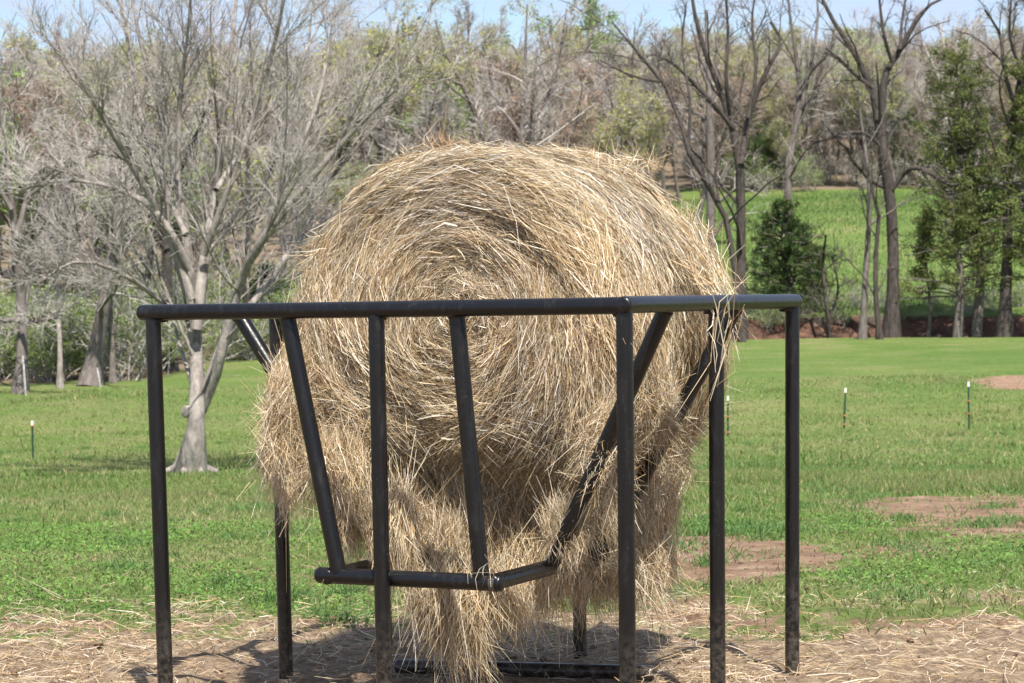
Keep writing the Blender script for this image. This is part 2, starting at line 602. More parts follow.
# welded joint beads
for (a, k) in [(fp(u0, v0 - 0.004, LZ), .034)] + [(p[1], .033) for p in SL[:1] + SL[2:3]]:
    v_, q_ = tubes([(np.stack([a + UV * .012, a, a - UV * .012])[None] - fc, np.array([[k * .96, k, k * .96]]), 16)])
    obj('weld_bead', mesh_np('weld_bead', v_, q_, mats=[M['weld'] if k > .0335 else M['pipe']]), feeder)
ENDS = [(a, c) for a, c in SL] + [(fp(u, v, RZ), fp(u, v, 0)) for (u, v) in ((0, 0), (SU / 2, 0), (SU, 0), (0, SV / 2), (0, SV))]
for a, c in ENDS:                           # fillet of weld where each bar meets the top rail
    d_ = unit(c - a)
    pp = np.stack([a + d_ * t for t in (.026, .031, .036, .041)]) - fc
    v_, q_ = tubes([(pp[None], np.array([[PIPE * 1.16, PIPE * 1.13, PIPE * 1.06, PIPE * 0.99]]), 14)])
    v_ = v_ + RNG.normal(0, .0012, v_.shape)
    obj('weld_bead', mesh_np('weld_bead', v_, q_, mats=[M['pipe']]), feeder)
# pipe lying along the ground between the back legs
a, c = hit(452, 672), hit(650, 683)
fpart('base_rail', (a[0] - .25, a[1] + .02, float(gz(a[0], a[1])) + .025), (c[0] + .02, c[1], float(gz(c[0], c[1])) + .025))

# ------------------------------------------------------------------ hay strands
HAY = np.array([(0.60, 0.475, 0.27), (0.66, 0.545, 0.34), (0.50, 0.385, 0.205), (0.43, 0.31, 0.155),
                (0.55, 0.40, 0.20), (0.70, 0.60, 0.42), (0.30, 0.205, 0.10), (0.50, 0.45, 0.28), (0.74, 0.67, 0.50), (0.24, 0.155, 0.075)]) * np.array((1.08, 1.085, 1.20))


def ribbons(P, D, N, L, W, bend=None, segs=3, rng=RNG, roll=0.7, sag=None, kink=0.0):
    """thin blades; P root/centre, D direction, N facing normal"""
    n = len(P)
    s = np.linspace(-0.5, 0.5, segs + 1)
    D = unit(D)
    side = unit(np.cross(D, N + rng.normal(0, roll, (n, 3))))
    pts = P[:, None] + D[:, None] * (L[:, None] * s)[:, :, None]
    if bend is not None:
        pts = pts + bend[:, None] * ((s ** 2 - 0.08)[None, :] * L[:, None])[:, :, None]
    if kink:
        pts[:, 1:-1] += rng.normal(0, kink, (n, segs - 1, 3)) * L[:, None, None]
    if sag is not None:
        pts[..., 2] -= sag[:, None] * ((s + .5) ** 2)[None, :] * L[:, None]
    w = np.array([0.55] + [1.0] * (segs - 1) + [0.35])
    o = side[:, None] * (W[:, None] * w)[:, :, None] * 0.5
    v = np.stack([pts - o, pts + o], 2).reshape(n, -1, 3)
    base = np.arange(n)[:, None] * (2 * (segs + 1)) + (np.arange(segs) * 2)[None]
    q = np.stack([base, base + 1, base + 3, base + 2], -1).reshape(-1, 4)
    return v.reshape(-1, 3), q, 2 * (segs + 1)


def spikes(P, D, N, L, W, rng=RNG, roll=0.4):
    """one-triangle blades"""
    n = len(P)
    D = unit(D)
    side = unit(np.cross(D, N + rng.normal(0, roll, (n, 3)))) * (W * 0.55)[:, None]
    a = P - D * (L * 0.5)[:, None]
    return np.stack([a - side, a + side, P + D * (L * 0.5)[:, None]], 1).reshape(-1, 3), np.arange(n * 3).reshape(-1, 3), 3


def join(parts):
    V, Q, C, off = [], [], [], 0
    for v, q, c in parts:
        V.append(v)
        Q.append(q + off)
        C.append(c)
        off += len(v)
    return np.concatenate(V), np.concatenate(Q), np.concatenate(C)


def hay_cols(n, per, tint, rng=RNG):
    c = HAY[rng.integers(0, len(HAY), n)] * rng.uniform(0.65, 1.15, (n, 1)) * tint
    return np.repeat(c, per, 0)


# ------------------------------------------------------------------ round bale
BR, BL = 0.80, 1.32
BC = np.array((-0.27, 9.27, 1.475))         # middle of the front face
XR = -UV                                     # to the right across the face
UP = np.array((0, 0, 1.0))
EDGE = 0.17


def bale_radius(th, s):
    p = np.stack([np.cos(th) * 1.0, np.sin(th) * 1.0, s], -1)
    r = BR * (1 + 0.022 * vnoise(p, 1.6, 71) + 0.014 * vnoise(p, 4.5, 72))
    r = r + 0.035 * np.exp(-((th - 2.2) / 0.45) ** 2) * 0.3
    r = r - 0.03 * np.exp(-((s - 0.52) / 0.16) ** 2) * np.sin(th).clip(0)
    low = np.clip(0.35 - np.sin(th), 0, 1)
    r = r - 0.05 * sstep(0.3, 1.3, s) * np.clip(np.cos(th) * 1.2 - np.sin(th), 0, 1)
    return r + 0.06 * low * np.abs(np.cos(th)) ** 1.5 * (np.cos(th) < 0)


def bale_surf(th, q):
    """q in 0..1 runs from the face centre over the edge and along the barrel; returns point, normal, tangent"""
    R = BR
    l1 = R - EDGE
    l2 = EDGE * math.pi / 2
    l3 = BL - 2 * EDGE
    l4 = l2
    tot = l1 + l2 + l3 + l4
    a = q * tot
    r = np.where(a < l1, a, np.where(a < l1 + l2, l1 + EDGE * np.sin(np.clip((a - l1) / EDGE, 0, math.pi / 2)),
                 np.where(a < l1 + l2 + l3, R, l1 + EDGE * np.cos(np.clip((a - l1 - l2 - l3) / EDGE, 0, math.pi / 2)))))
    s = np.where(a < l1, 0, np.where(a < l1 + l2, EDGE * (1 - np.cos(np.clip((a - l1) / EDGE, 0, math.pi / 2))),
                 np.where(a < l1 + l2 + l3, EDGE + a - l1 - l2, BL - EDGE + EDGE * np.sin(np.clip((a - l1 - l2 - l3) / EDGE, 0, math.pi / 2)))))
    nr = np.where(a < l1, 0, np.where(a < l1 + l2, np.sin(np.clip((a - l1) / EDGE, 0, math.pi / 2)),
                  np.where(a < l1 + l2 + l3, 1, np.cos(np.clip((a - l1 - l2 - l3) / EDGE, 0, math.pi / 2)))))
    ns = np.where(a < l1, -1, np.where(a < l1 + l2, -np.cos(np.clip((a - l1) / EDGE, 0, math.pi / 2)),
                  np.where(a < l1 + l2 + l3, 0, np.sin(np.clip((a - l1 - l2 - l3) / EDGE, 0, math.pi / 2)))))
    r = r * bale_radius(th, s) / BR
    # the face swells a little, more towards its lower half
    s = s - 0.07 * (1 - (r / BR).clip(0, 1) ** 2) - 0.05 * np.exp(-((r * np.sin(th) + 0.2) / 0.25) ** 2) * (1 - sstep(.5, .75, r)) * (s < .2)
    zz = r * np.sin(th)
    s = s + 0.40 * sstep(-0.42, -0.74, zz) * (1 - sstep(0.5, 1.0, s))
    rad = np.cos(th)[:, None] * XR + np.sin(th)[:, None] * UP
    tan = -np.sin(th)[:, None] * XR + np.cos(th)[:, None] * UP
    P = BC + rad * r[:, None] + VV * s[:, None] + (XR * 0.13 + UP * 0.13) * (np.clip(1 - (r / BR) ** 2, 0, 1) * (s < 0.25))[:, None]
    Nn = rad * nr[:, None] + VV * ns[:, None]
    return P, unit(Nn), tan, rad, r, s


bale = empty('hay_bale', BC + VV * BL / 2 - UP * BR)
tag(bale, 'weathered round hay bale of golden brown straw sitting in the pipe feeder', 'hay bale')
b0 = np.array(bale.location)
# packed core
nth, nq = 120, 60
TH, QQ = np.meshgrid(np.linspace(0, 2 * np.pi, nth, endpoint=False), np.linspace(0.004, 1, nq))
P, Nn, _, _, _, _ = bale_surf(TH.ravel(), QQ.ravel())
P = P - Nn * (0.05 + 0.02 * vnoise(P, 7, 80)[:, None])
j = np.arange(nth)
cq = np.concatenate([np.stack([k * nth + j, k * nth + (j + 1) % nth, (k + 1) * nth + (j + 1) % nth, (k + 1) * nth + j], -1) for k in range(nq - 1)])
cen = len(P)
P = np.concatenate([P, [BC - VV * 0.1 + VV * .03], [BC + VV * (BL - .02)]])
ct = np.concatenate([np.stack([np.full(nth, cen), (j + 1) % nth, j], -1),
                     np.stack([np.full(nth, cen + 1), (nq - 1) * nth + j, (nq - 1) * nth + (j + 1) % nth], -1)])
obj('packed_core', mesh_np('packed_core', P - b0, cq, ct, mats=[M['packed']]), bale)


def bale_strands(n, qlo, qhi, amp, Lm, Wm, out, rng):
    th = rng.uniform(0, 2 * np.pi, n)
    l1, tot = BR - EDGE, (BR - EDGE) + EDGE * math.pi + BL - 2 * EDGE
    q = rng.uniform(qlo, qhi, n)
    face = q * tot < l1
    q = np.where(face, np.sqrt(rng.uniform(0, 1, n)) * l1 / tot, q)
    P, Nn, T, Rd, r, s = bale_surf(th, q)
    k = ((Nn * unit(P - CAMP)).sum(1) < 0.3) | (rng.random(n) < 0.3)
    P, Nn, T, Rd, r, s, th, face = P[k], Nn[k], T[k], Rd[k], r[k], s[k], th[k], face[k]
    n = len(P)
    # wound layers: rings of proud and sunken hay on the face
    ringv = np.sin(r * 62 + th * 1.0 + 2.2 * vnoise(P, 3.2, 90)) * 0.5 + vnoise(P, 9, 91) * 0.8
    h = 0.016 * ringv + 0.030 * vnoise(P, 4.5, 95) + rng.exponential(out, n) - 0.016
    arc = np.stack([r * 9, th * 1.6, s * 5], -1)
    h = h + 0.038 * vnoise(arc, 1.0, 97) + 0.012 * vnoise(arc * 2.7, 1.0, 98)
    ax = np.cross(Nn, T)
    a = rng.normal(0, 1, n) * (amp + 0.5 * sstep(0.3, 0.08, r)) + 0.26 * vnoise(P, 2.6, 92) + 0.3 * vnoise(P, 8, 99) + np.where(face, 0.12, 0.1)
    D = T * np.cos(a)[:, None] + ax * np.sin(a)[:, None] + Nn * rng.normal(0.0, 0.12, n)[:, None]
    D = D * np.where(rng.random(n) < 0.5, 1, -1)[:, None]
    # lower part hangs
    dz = P[:, 2] - BC[2]
    hang = sstep(0.15, -0.6, dz) * rng.uniform(0, 0.75, n)
    D = D * (1 - hang[:, None]) + np.array((0, 0, -1.0)) * hang[:, None] + Nn * (0.22 * hang)[:, None]
    L = Lm * rng.lognormal(0, 0.42, n) * np.where(r < 0.25, 0.6, 1.0)
    bend = -Rd * (L / np.maximum(r, 0.16))[:, None] * 0.5 * (1 - hang[:, None]) + rng.normal(0, 0.22, (n, 3))
    W = Wm * rng.lognormal(-0.1, 0.4, n)
    kind = rng.random(n)
    wide, short = kind < 0.12, (kind > 0.12) & (kind < 0.55)
    W = np.where(wide, W * 2.0, W)
    L = np.where(wide, L * 0.6, np.where(short, L * 0.5, L * 1.15))
    h = np.where(short, h - 0.004, h)
    v, qd, per = ribbons(P + Nn * h[:, None], D, Nn, L, W, bend, 2, rng, kink=0.035)
    tint = 1 + 0.16 * vnoise(P, 2.2, 93) + 0.12 * vnoise(P, 6, 94) + 0.14 * vnoise(arc * 1.5, 1.0, 89)
    tint = tint[:, None] * np.array((1.0, 1.0, 1.0)) + vnoise(P, 1.7, 96)[:, None] * np.array((0.05, 0.0, -0.10))
    grey = (0.55 * sstep(-0.05, 0.6, fbm(P, 2.0, 3, 87)))[:, None]
    tint = tint * (1 - grey) + tint * np.array((0.86, 0.90, 1.06)) * grey
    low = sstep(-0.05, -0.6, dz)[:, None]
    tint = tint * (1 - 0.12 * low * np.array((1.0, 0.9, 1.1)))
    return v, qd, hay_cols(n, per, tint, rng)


rg = np.random.default_rng(11)
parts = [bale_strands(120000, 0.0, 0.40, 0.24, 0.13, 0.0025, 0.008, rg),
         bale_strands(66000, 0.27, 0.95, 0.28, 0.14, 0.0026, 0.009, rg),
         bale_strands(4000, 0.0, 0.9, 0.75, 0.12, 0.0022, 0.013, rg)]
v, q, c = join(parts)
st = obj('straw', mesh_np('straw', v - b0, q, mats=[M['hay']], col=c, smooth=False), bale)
tag(st, kind='stuff')


# ------------------------------------------------------------------ loose hay: clumps that stick out and hang
def clump(n, c, size, axis, spread, Lm, rng, W=0.0025, sag=0.25, tint=1.0):
    """a tuft of strands with roots in an ellipsoid round c, fanning about an axis"""
    o = rng.normal(0, 1, (n, 3))
    o = o / np.linalg.norm(o, axis=1, keepdims=True) * rng.uniform(0, 1, (n, 1)) ** 0.45
    lat, dep, up = size
    P = np.array(c) + XR * (o[:, :1] * lat) + VV * (o[:, 1:2] * dep) + UP * (o[:, 2:] * up)
    clumpy = np.stack([vnoise(P, 5, 101), vnoise(P, 5, 102), vnoise(P, 5, 103)], -1) * 0.55
    D = np.array(axis) + clumpy * 1.25 + rng.normal(0, spread * 1.15, (n, 3))
    L = Lm * rng.lognormal(-0.15, 0.42, n)
    v, q, per = ribbons(P, D, -VV + UP * 0.3, L, W * rng.uniform(0.6, 1.35, n), rng.normal(0, 0.75, (n, 3)), 2 if n > 400 else 3, rng, 0.8,
                        sag * rng.uniform(0.3, 1.5, n), kink=0.04)
    t = tint * (1 + 0.2 * vnoise(P, 5, 104))[:, None] * np.ones(3)
    return v, q, hay_cols(n, per, t, rng)


loose = []
dn = (0.0, 0.0, -1.0)
# bulge pushed out through the slats on the left
loose.append(clump(5200, at(298, 400, 9.5), (0.10, 0.20, 0.21), (-0.25, -0.15, -0.9), 0.4, 0.15, rg))
loose.append(clump(3000, at(287, 445, 9.45), (0.09, 0.15, 0.12), (-0.15, -0.1, -1), 0.35, 0.15, rg))
loose.append(clump(300, at(290, 478, 9.4), (0.06, 0.1, 0.05), dn, 0.25, 0.18, rg))
loose.append(clump(2600, at(338, 465, 9.3), (0.13, 0.14, 0.12), (0, -.1, -1), 0.35, 0.16, rg))
loose.append(clump(900, at(352, 515, 9.3), (0.07, 0.14, 0.10), dn, 0.25, 0.18, rg))
# hay under the face, sagging into the cradle
loose.append(clump(5200, at(440, 505, 9.48), (0.34, 0.16, 0.10), (0.1, -0.25, -1), 0.5, 0.17, rg))
loose.append(clump(5200, at(565, 495, 9.45), (0.27, 0.2, 0.12), (0.15, -0.2, -1), 0.5, 0.17, rg))
loose.append(clump(5600, at(446, 548, 9.36), (0.17, 0.24, 0.11), (0.10, -0.15, -1), 0.35, 0.19, rg))
loose.append(clump(4600, at(545, 540, 9.45), (0.20, 0.26, 0.11), (-0.1, -0.1, -1), 0.4, 0.18, rg))
loose.append(clump(900, at(402, 520, 9.08), (0.06, 0.07, 0.10), (0.35, -.1, -1), 0.2, 0.2, rg, tint=1.1))
loose.append(clump(900, at(388, 535, 9.2), (0.06, 0.15, 0.10), (.1, 0, -1), 0.25, 0.18, rg))
# wads caught in front of the right hand slats
loose.append(clump(2600, at(606, 450, 8.9), (0.11, 0.07, 0.19), (-0.15, -0.15, -1), 0.45, 0.15, rg))
loose.append(clump(1500, at(566, 530, 9.0), (0.09, 0.10, 0.09), (-0.1, -0.1, -1), 0.45, 0.14, rg))
loose.append(clump(2600, at(655, 400, 9.2), (0.07, 0.14, 0.15), (0.1, -0.1, -1), 0.5, 0.13, rg))
loose.append(clump(2200, at(640, 560, 9.55), (0.13, 0.3, 0.10), (0.05, 0, -1), 0.45, 0.16, rg))
loose.append(clump(1200, at(515, 590, 9.2), (0.14, 0.2, 0.07), (0.05, 0, -1), 0.4, 0.16, rg))
loose.append(clump(3800, at(490, 495, 9.45), (0.24, 0.12, 0.09), (0.05, -0.3, -1), 0.5, 0.16, rg))
loose.append(clump(2200, at(495, 535, 9.45), (0.16, 0.14, 0.08), (0.05, -0.2, -1), 0.4, 0.17, rg))
# hanging under the bottom rail
loose.append(clump(3800, at(455, 588, 9.15), (0.19, 0.24, 0.09), (0.1, 0, -1), 0.36, 0.19, rg))
loose.append(clump(1300, at(455, 615, 9.15), (0.14, 0.18, 0.07), (0.12, 0, -1), 0.42, 0.17, rg))
loose.append(clump(380, at(462, 640, 9.15), (0.11, 0.14, 0.05), (0.15, 0, -1), 0.4, 0.17, rg))
loose.append(clump(1500, at(545, 578, 9.3), (0.17, 0.25, 0.05), dn, 0.3, 0.13, rg))
loose.append(clump(700, at(600, 578, 9.5), (0.08, 0.3, 0.06), dn, 0.3, 0.16, rg))
# right side, hanging off the barrel between the slats
loose.append(clump(5200, at(640, 410, 9.7), (0.10, 0.34, 0.22), (0.15, 0, -1), 0.42, 0.17, rg))
loose.append(clump(3600, at(640, 500, 9.6), (0.12, 0.36, 0.18), (0.05, 0, -1), 0.4, 0.18, rg))
loose.append(clump(700, at(668, 460, 9.8), (0.05, 0.25, 0.14), (0.3, 0, -1), 0.5, 0.15, rg))
loose.append(clump(800, at(630, 560, 9.6), (0.11, 0.28, 0.08), dn, 0.3, 0.18, rg))
loose.append(clump(900, at(680, 330, 10.0), (0.05, 0.25, 0.12), (0.2, -.1, -1), 0.4, 0.18, rg))
# long wisps lying over the rail on the right
loose.append(clump(110, at(712, 268, 9.6), (0.07, 0.22, 0.07), (0.75, -0.45, -0.75), 0.2, 0.27, rg, 0.0034, 0.5, 1.1))
loose.append(clump(26, at(722, 330, 9.0), (0.10, 0.2, 0.14), (0.12, -0.1, -1), 0.16, 0.30, rg, 0.0034, 0.2, 1.0))
# tuft and stray stalks on top
loose.append(clump(80, at(450, 146, 9.7), (0.10, 0.16, 0.02), (-0.25, -0.1, 1), 0.45, 0.15, rg, 0.0028, 0.1, np.array((0.95, 0.78, 0.66))))
loose.append(clump(10, at(432, 146, 9.6), (0.03, 0.05, 0.01), (-0.3, 0, 1), 0.3, 0.22, rg, 0.003, 0.1))
loose.append(clump(300, at(460, 154, 9.75), (0.34, 0.3, 0.02), (0, -0.2, 0.3), 0.75, 0.13, rg, 0.003))
loose.append(clump(420, at(600, 162, 9.9), (0.28, 0.35, 0.02), (0.3, -0.2, 0.2), 0.7, 0.14, rg, 0.003))
loose.append(clump(20, at(615, 165, 10.0), (0.2, 0.2, 0.03), (0.1, 0, 1), 0.6, 0.18, rg, 0.0022, 0.1))
loose.append(clump(260, at(690, 235, 10.35), (0.06, 0.25, 0.10), (0.5, -0.2, -0.6), 0.4, 0.14, rg, 0.003))
loose.append(clump(70, at(315, 250, 9.6), (0.05, 0.2, 0.14), (-0.6, 0, -0.35), 0.4, 0.13, rg, 0.003))
# wisps caught on the rails
for (x_, y_, d_) in ((330, 572, 8.85), (486, 572, 8.5), (470, 566, 8.55), (292, 325, 8.95), (620, 320, 8.25)):
    loose.append(clump(9, at(x_, y_, d_), (0.03, 0.02, 0.02), (0.1, -.1, -.6), 0.5, 0.09, rg, 0.0024))
v, q, c = join(loose)
lh = obj('loose_straw', mesh_np('loose_straw', v - b0, q, mats=[M['hay']], col=c, smooth=False), bale)
tag(lh, kind='stuff')


# packed lumps that carry the loose hay
def lump(c, size, seed):
    nu, nv = 40, 24
    A, B = np.meshgrid(np.linspace(0, 2 * np.pi, nu, endpoint=False), np.linspace(0.06, np.pi - 0.06, nv))
    o = np.stack([np.cos(A) * np.sin(B), np.sin(A) * np.sin(B), np.cos(B)], -1).reshape(-1, 3)
    o = o * (1 + 0.22 * vnoise(o, 2.3, seed) + 0.14 * vnoise(o, 5.5, seed + 1))[:, None]
    P = np.array(c) + XR * (o[:, :1] * size[0]) + VV * (o[:, 1:2] * size[1]) + UP * (o[:, 2:] * size[2])
    k = np.arange(nu)
    qd = np.concatenate([np.stack([i * nu + k, i * nu + (k + 1) % nu, (i + 1) * nu + (k + 1) % nu, (i + 1) * nu + k], -1) for i in range(nv - 1)])
    n = len(P)
    P = np.concatenate([P, [P[:nu].mean(0)], [P[-nu:].mean(0)]])
    t = np.concatenate([np.stack([np.full(nu, n), (k + 1) % nu, k], -1), np.stack([np.full(nu, n + 1), n - 1 - nu + 1 + k, n - nu + (k + 1) % nu], -1)])
    return obj('sagging_lump', mesh_np('sagging_lump', P - b0, qd, t, mats=[M['packed']]), bale)


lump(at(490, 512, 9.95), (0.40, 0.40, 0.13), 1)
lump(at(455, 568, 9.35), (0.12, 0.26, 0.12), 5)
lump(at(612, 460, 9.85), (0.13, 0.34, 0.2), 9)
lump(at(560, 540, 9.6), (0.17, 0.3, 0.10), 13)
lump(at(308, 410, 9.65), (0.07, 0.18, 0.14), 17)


# ------------------------------------------------------------------ grass, weeds and litter
def scatter(n, y0, y1, margin, rng):
    y = np.sqrt(rng.uniform(y0 ** 2, y1 ** 2, n))
    x = rng.uniform(-1, 1, n) * (0.235 * y + margin)
    return x, y


rg = np.random.default_rng(23)
GP, GT = [], []
for n, ya, yb, Lm, Wm, segs in ((105000, 10.6, 19, 0.052, 0.006, 2), (150000, 18, 36, 0.058, 0.009, 1), (90000, 34, 75, 0.075, 0.018, 1)):
    x, y = scatter(n, ya, yb, 1.6, rg)
    p = np.stack([x, y], -1)
    keep = (1 - 0.94 * dirt_mask(x, y)) * (1 - 0.97 * straw_mask(x, y) ** 0.7) * (0.6 + 0.4 * sstep(-0.5, 0.4, fbm(p, 0.8, 3, 31)))
    k = rg.random(n) < keep
    x, y, p = x[k], y[k], p[k]
    n = len(x)
    tall = sstep(0.05, 0.6, fbm(p, 0.5, 3, 33)) + 0.6 * sstep(0.2, 0.7, fbm(p, 2.2, 2, 34))
    L = Lm * rg.lognormal(0, 0.35, n) * (0.7 + 0.9 * tall)
    D = np.stack([rg.normal(0, .5, n), rg.normal(0, .5, n), np.ones(n)], -1)
    P = np.stack([x, y, gz(x, y)], -1) + unit(D) * (L * 0.46)[:, None]
    Nn = np.stack([rg.normal(0, .5, n), -np.ones(n), np.full(n, 0.4)], -1)
    if segs > 1:
        v, q, per = ribbons(P, D, Nn, L, Wm * rg.uniform(0.6, 1.5, n), None, segs, rg, 0.4, np.full(n, 0.35))
    else:
        v, q, per = spikes(P, D, Nn, L, Wm * rg.uniform(0.7, 1.8, n), rg)
    base = np.array((0.138, 0.212, 0.052))
    c = base * rg.uniform(0.65, 1.35, (n, 1))
    c = c * (1 - 0.22 * tall)[:, None]
    yel = (np.clip(sstep(-0.15, 0.5, fbm(p, 0.33, 3, 35)) * 0.5 + 0.4 * sstep(0.1, 0.6, fbm(p, 1.4, 3, 36)), 0, .9))[:, None]
    c = c * (1 - yel) + np.array((0.27, 0.26, 0.12)) * yel * rg.uniform(0.8, 1.2, (n, 1))
    dry = rg.random(n) < 0.13 + 0.25 * straw_mask(x, y)
    c[dry] = np.array((0.40, 0.33, 0.17)) * rg.uniform(0.6, 1.1, (dry.sum(), 1))
    (GP if segs > 1 else GT).append((v, q, np.repeat(c, per, 0)))
n = 42000
y = np.sqrt(rg.uniform(106 ** 2, 228 ** 2, n))
x = rg.uniform(0.05, 0.27, n) * y
L = 0.22 * rg.lognormal(0, .4, n)
D = np.stack([rg.normal(0, .4, n), rg.normal(0, .4, n), np.ones(n)], -1)
P = np.stack([x, y, gz(x, y)], -1) + unit(D) * (L * 0.42)[:, None]
v, q, per = spikes(P, D, np.tile((0, -1.0, .3), (n, 1)), L, 0.06 * rg.uniform(.6, 1.4, n), rg)
c = np.array((0.125, 0.20, 0.05)) * rg.uniform(.7, 1.3, (n, 1)) * (1 + .25 * vnoise(np.stack([x, y], -1), .12, 39))[:, None]
GT.append((v, q, np.repeat(c, per, 0)))
# taller tufts
tufts = [(hit(742, 533), 0.55, 900, 0.14), (hit(905, 597), 0.35, 260, 0.09), (hit(640, 600), 0.4, 260, 0.1), (hit(960, 470), 0.8, 500, 0.12),
         (hit(335, 622), 0.25, 240, 0.1), (hit(820, 470), 1.0, 500, 0.12), (hit(700, 470), 0.9, 600, 0.13)]
for k in range(150):
    x, y = scatter(1, 12.6, 26 if k < 80 else 55, 0.5, rg)
    tufts.append((np.array((x[0], y[0], 0)), rg.uniform(.1, .3), int(rg.uniform(60, 180)), rg.uniform(0.07, 0.12)))
for c0, rad, n, Lm in tufts:
    x, y = c0[0] + rg.normal(0, rad * .5, n), c0[1] + rg.normal(0, rad * .7, n)
    L = Lm * rg.lognormal(0, 0.3, n)
    D = np.stack([rg.normal(0, .45, n), rg.normal(0, .4, n), np.ones(n)], -1)
    P = np.stack([x, y, gz(x, y)], -1) + unit(D) * (L * 0.46)[:, None]
    v, q, per = ribbons(P, D, np.tile((0, -1.0, .3), (n, 1)), L, 0.006 * rg.uniform(0.6, 1.4, n), None, 2, rg, 0.4, np.full(n, 0.4))
    GP.append((v, q, np.repeat(np.array((0.10, 0.185, 0.05)) * rg.uniform(0.7, 1.3, (n, 1)), per, 0)))
v, q, c = join(GP)
vt, tt_, ct_ = join(GT)
tag(obj('grass', mesh_np('grass', np.concatenate([v, vt]), q, tt_ + len(v), mats=[M['grass']], col=np.concatenate([c, ct_]), smooth=False)),
    'short spring pasture grass around the feeder', 'grass', kind='stuff')

# broad-leaved weeds in the nearer turf
n = 60000
x, y = scatter(n, 12.0, 20, 1.2, rg)
p = np.stack([x, y], -1)
k = (fbm(p, 0.9, 3, 37) + 0.25 * (x < -0.3) + 0.10 > 0.2) & (dirt_mask(x, y) < 0.4) & (straw_mask(x, y) < 0.35)
x, y = x[k], y[k]
n = len(x)
L = rg.uniform(0.012, 0.028, n)
D = np.stack([rg.normal(0, 1, n), rg.normal(0, 1, n), rg.uniform(0.05, .8, n)], -1)
P = np.stack([x, y, gz(x, y) + rg.uniform(0.012, 0.045, n)], -1)
v, q, per = ribbons(P, D, np.tile((0, -.3, 1.0), (n, 1)), L, L * rg.uniform(0.45, 0.8, n), None, 2, rg, 0.4)
c = np.array((0.125, 0.225, 0.045)) * rg.uniform(0.7, 1.4, (n, 1))
tag(obj('clover', mesh_np('clover', v, q, mats=[M['grass']], col=np.repeat(c, per, 0), smooth=False)),
    'low broad leaved weeds growing in the near turf', 'weeds', kind='stuff')

# trodden hay
n = 62000
x, y = scatter(n, 8.2, 14.6, 1.4, rg)
p = np.stack([x, y], -1)
k = rg.random(n) < np.clip(straw_mask(x, y) * (0.35 + 0.75 * sstep(-0.35, 0.4, fbm(p, 1.6, 3, 38))) + 0.012, 0, 1)
x, y, p = x[k], y[k], p[k]
n = len(x)
pile = sstep(0.05, 0.7, fbm(p, 1.6, 3, 38))
a = rg.uniform(0, 2 * np.pi, n)
D = np.stack([np.cos(a), np.sin(a), rg.normal(0, 0.22, n)], -1)
P = np.stack([x, y, gz(x, y) + 0.006 + rg.exponential(0.012, n) * (1 + pile)], -1)
v, q, per = ribbons(P, D, np.tile((0, -.2, 1.0), (n, 1)), 0.075 * rg.lognormal(0, .6, n), 0.0034 * rg.uniform(0.6, 1.4, n), rg.normal(0, .5, (n, 3)) * (1, 1, .3), 2, rg, 0.5)
tag(obj('hay_litter', mesh_np('hay_litter', v, q, mats=[M['hay']], col=hay_cols(n, per, np.array((0.92, 0.88, 0.86)), rg), smooth=False)),
    'scattered hay trodden into the soil round the feeder', 'hay', kind='stuff')

# crumbs and clods of earth
m, nd, ln, b = material('earth_clods', 0.95, 0.1)
tc = nd.new('ShaderNodeTexCoord').outputs['Object']
ln.new(n_ramp(nd, ln, n_noise(nd, ln, tc, 12, 6, .7), [(.35, (0.075, 0.045, 0.03)), (.65, (0.21, 0.135, 0.09))]), b.inputs['Base Color'])
M['clod'] = m
ico = np.array([(0, 0, 1), (.89, 0, .45), (.28, .85, .45), (-.72, .53, .45), (-.72, -.53, .45), (.28, -.85, .45),
                (.72, .53, -.45), (-.28, .85, -.45), (-.89, 0, -.45), (-.28, -.85, -.45), (.72, -.53, -.45), (0, 0, -1)])
icf = np.array([(0, 1, 2), (0, 2, 3), (0, 3, 4), (0, 4, 5), (0, 5, 1), (1, 6, 2), (2, 7, 3), (3, 8, 4), (4, 9, 5), (5, 10, 1),
                (2, 6, 7), (3, 7, 8), (4, 8, 9), (5, 9, 10), (1, 10, 6), (6, 11, 7), (7, 11, 8), (8, 11, 9), (9, 11, 10), (10, 11, 6)])
n = 3600
x, y = scatter(n, 8.5, 19, 1.2, rg)
k = rg.random(n) < np.maximum(dirt_mask(x, y), straw_mask(x, y) * 0.7) + 0.02
x, y = x[k], y[k]
n = len(x)
R = rg.lognormal(-4.9, 0.5, n)
V = ico[None] * R[:, None, None] * rg.uniform(0.6, 1.3, (n, 12, 1)) * np.array((1.2, 1.2, 0.75)) + np.stack([x, y, gz(x, y) + R * .2], -1)[:, None]
T = icf[None] + (np.arange(n) * 12)[:, None, None]
tag(obj('earth_clods', mesh_np('earth_clods', V, None, T, mats=[m], smooth=False)), 'small clods of brown earth on the bare ground', 'soil', kind='stuff')


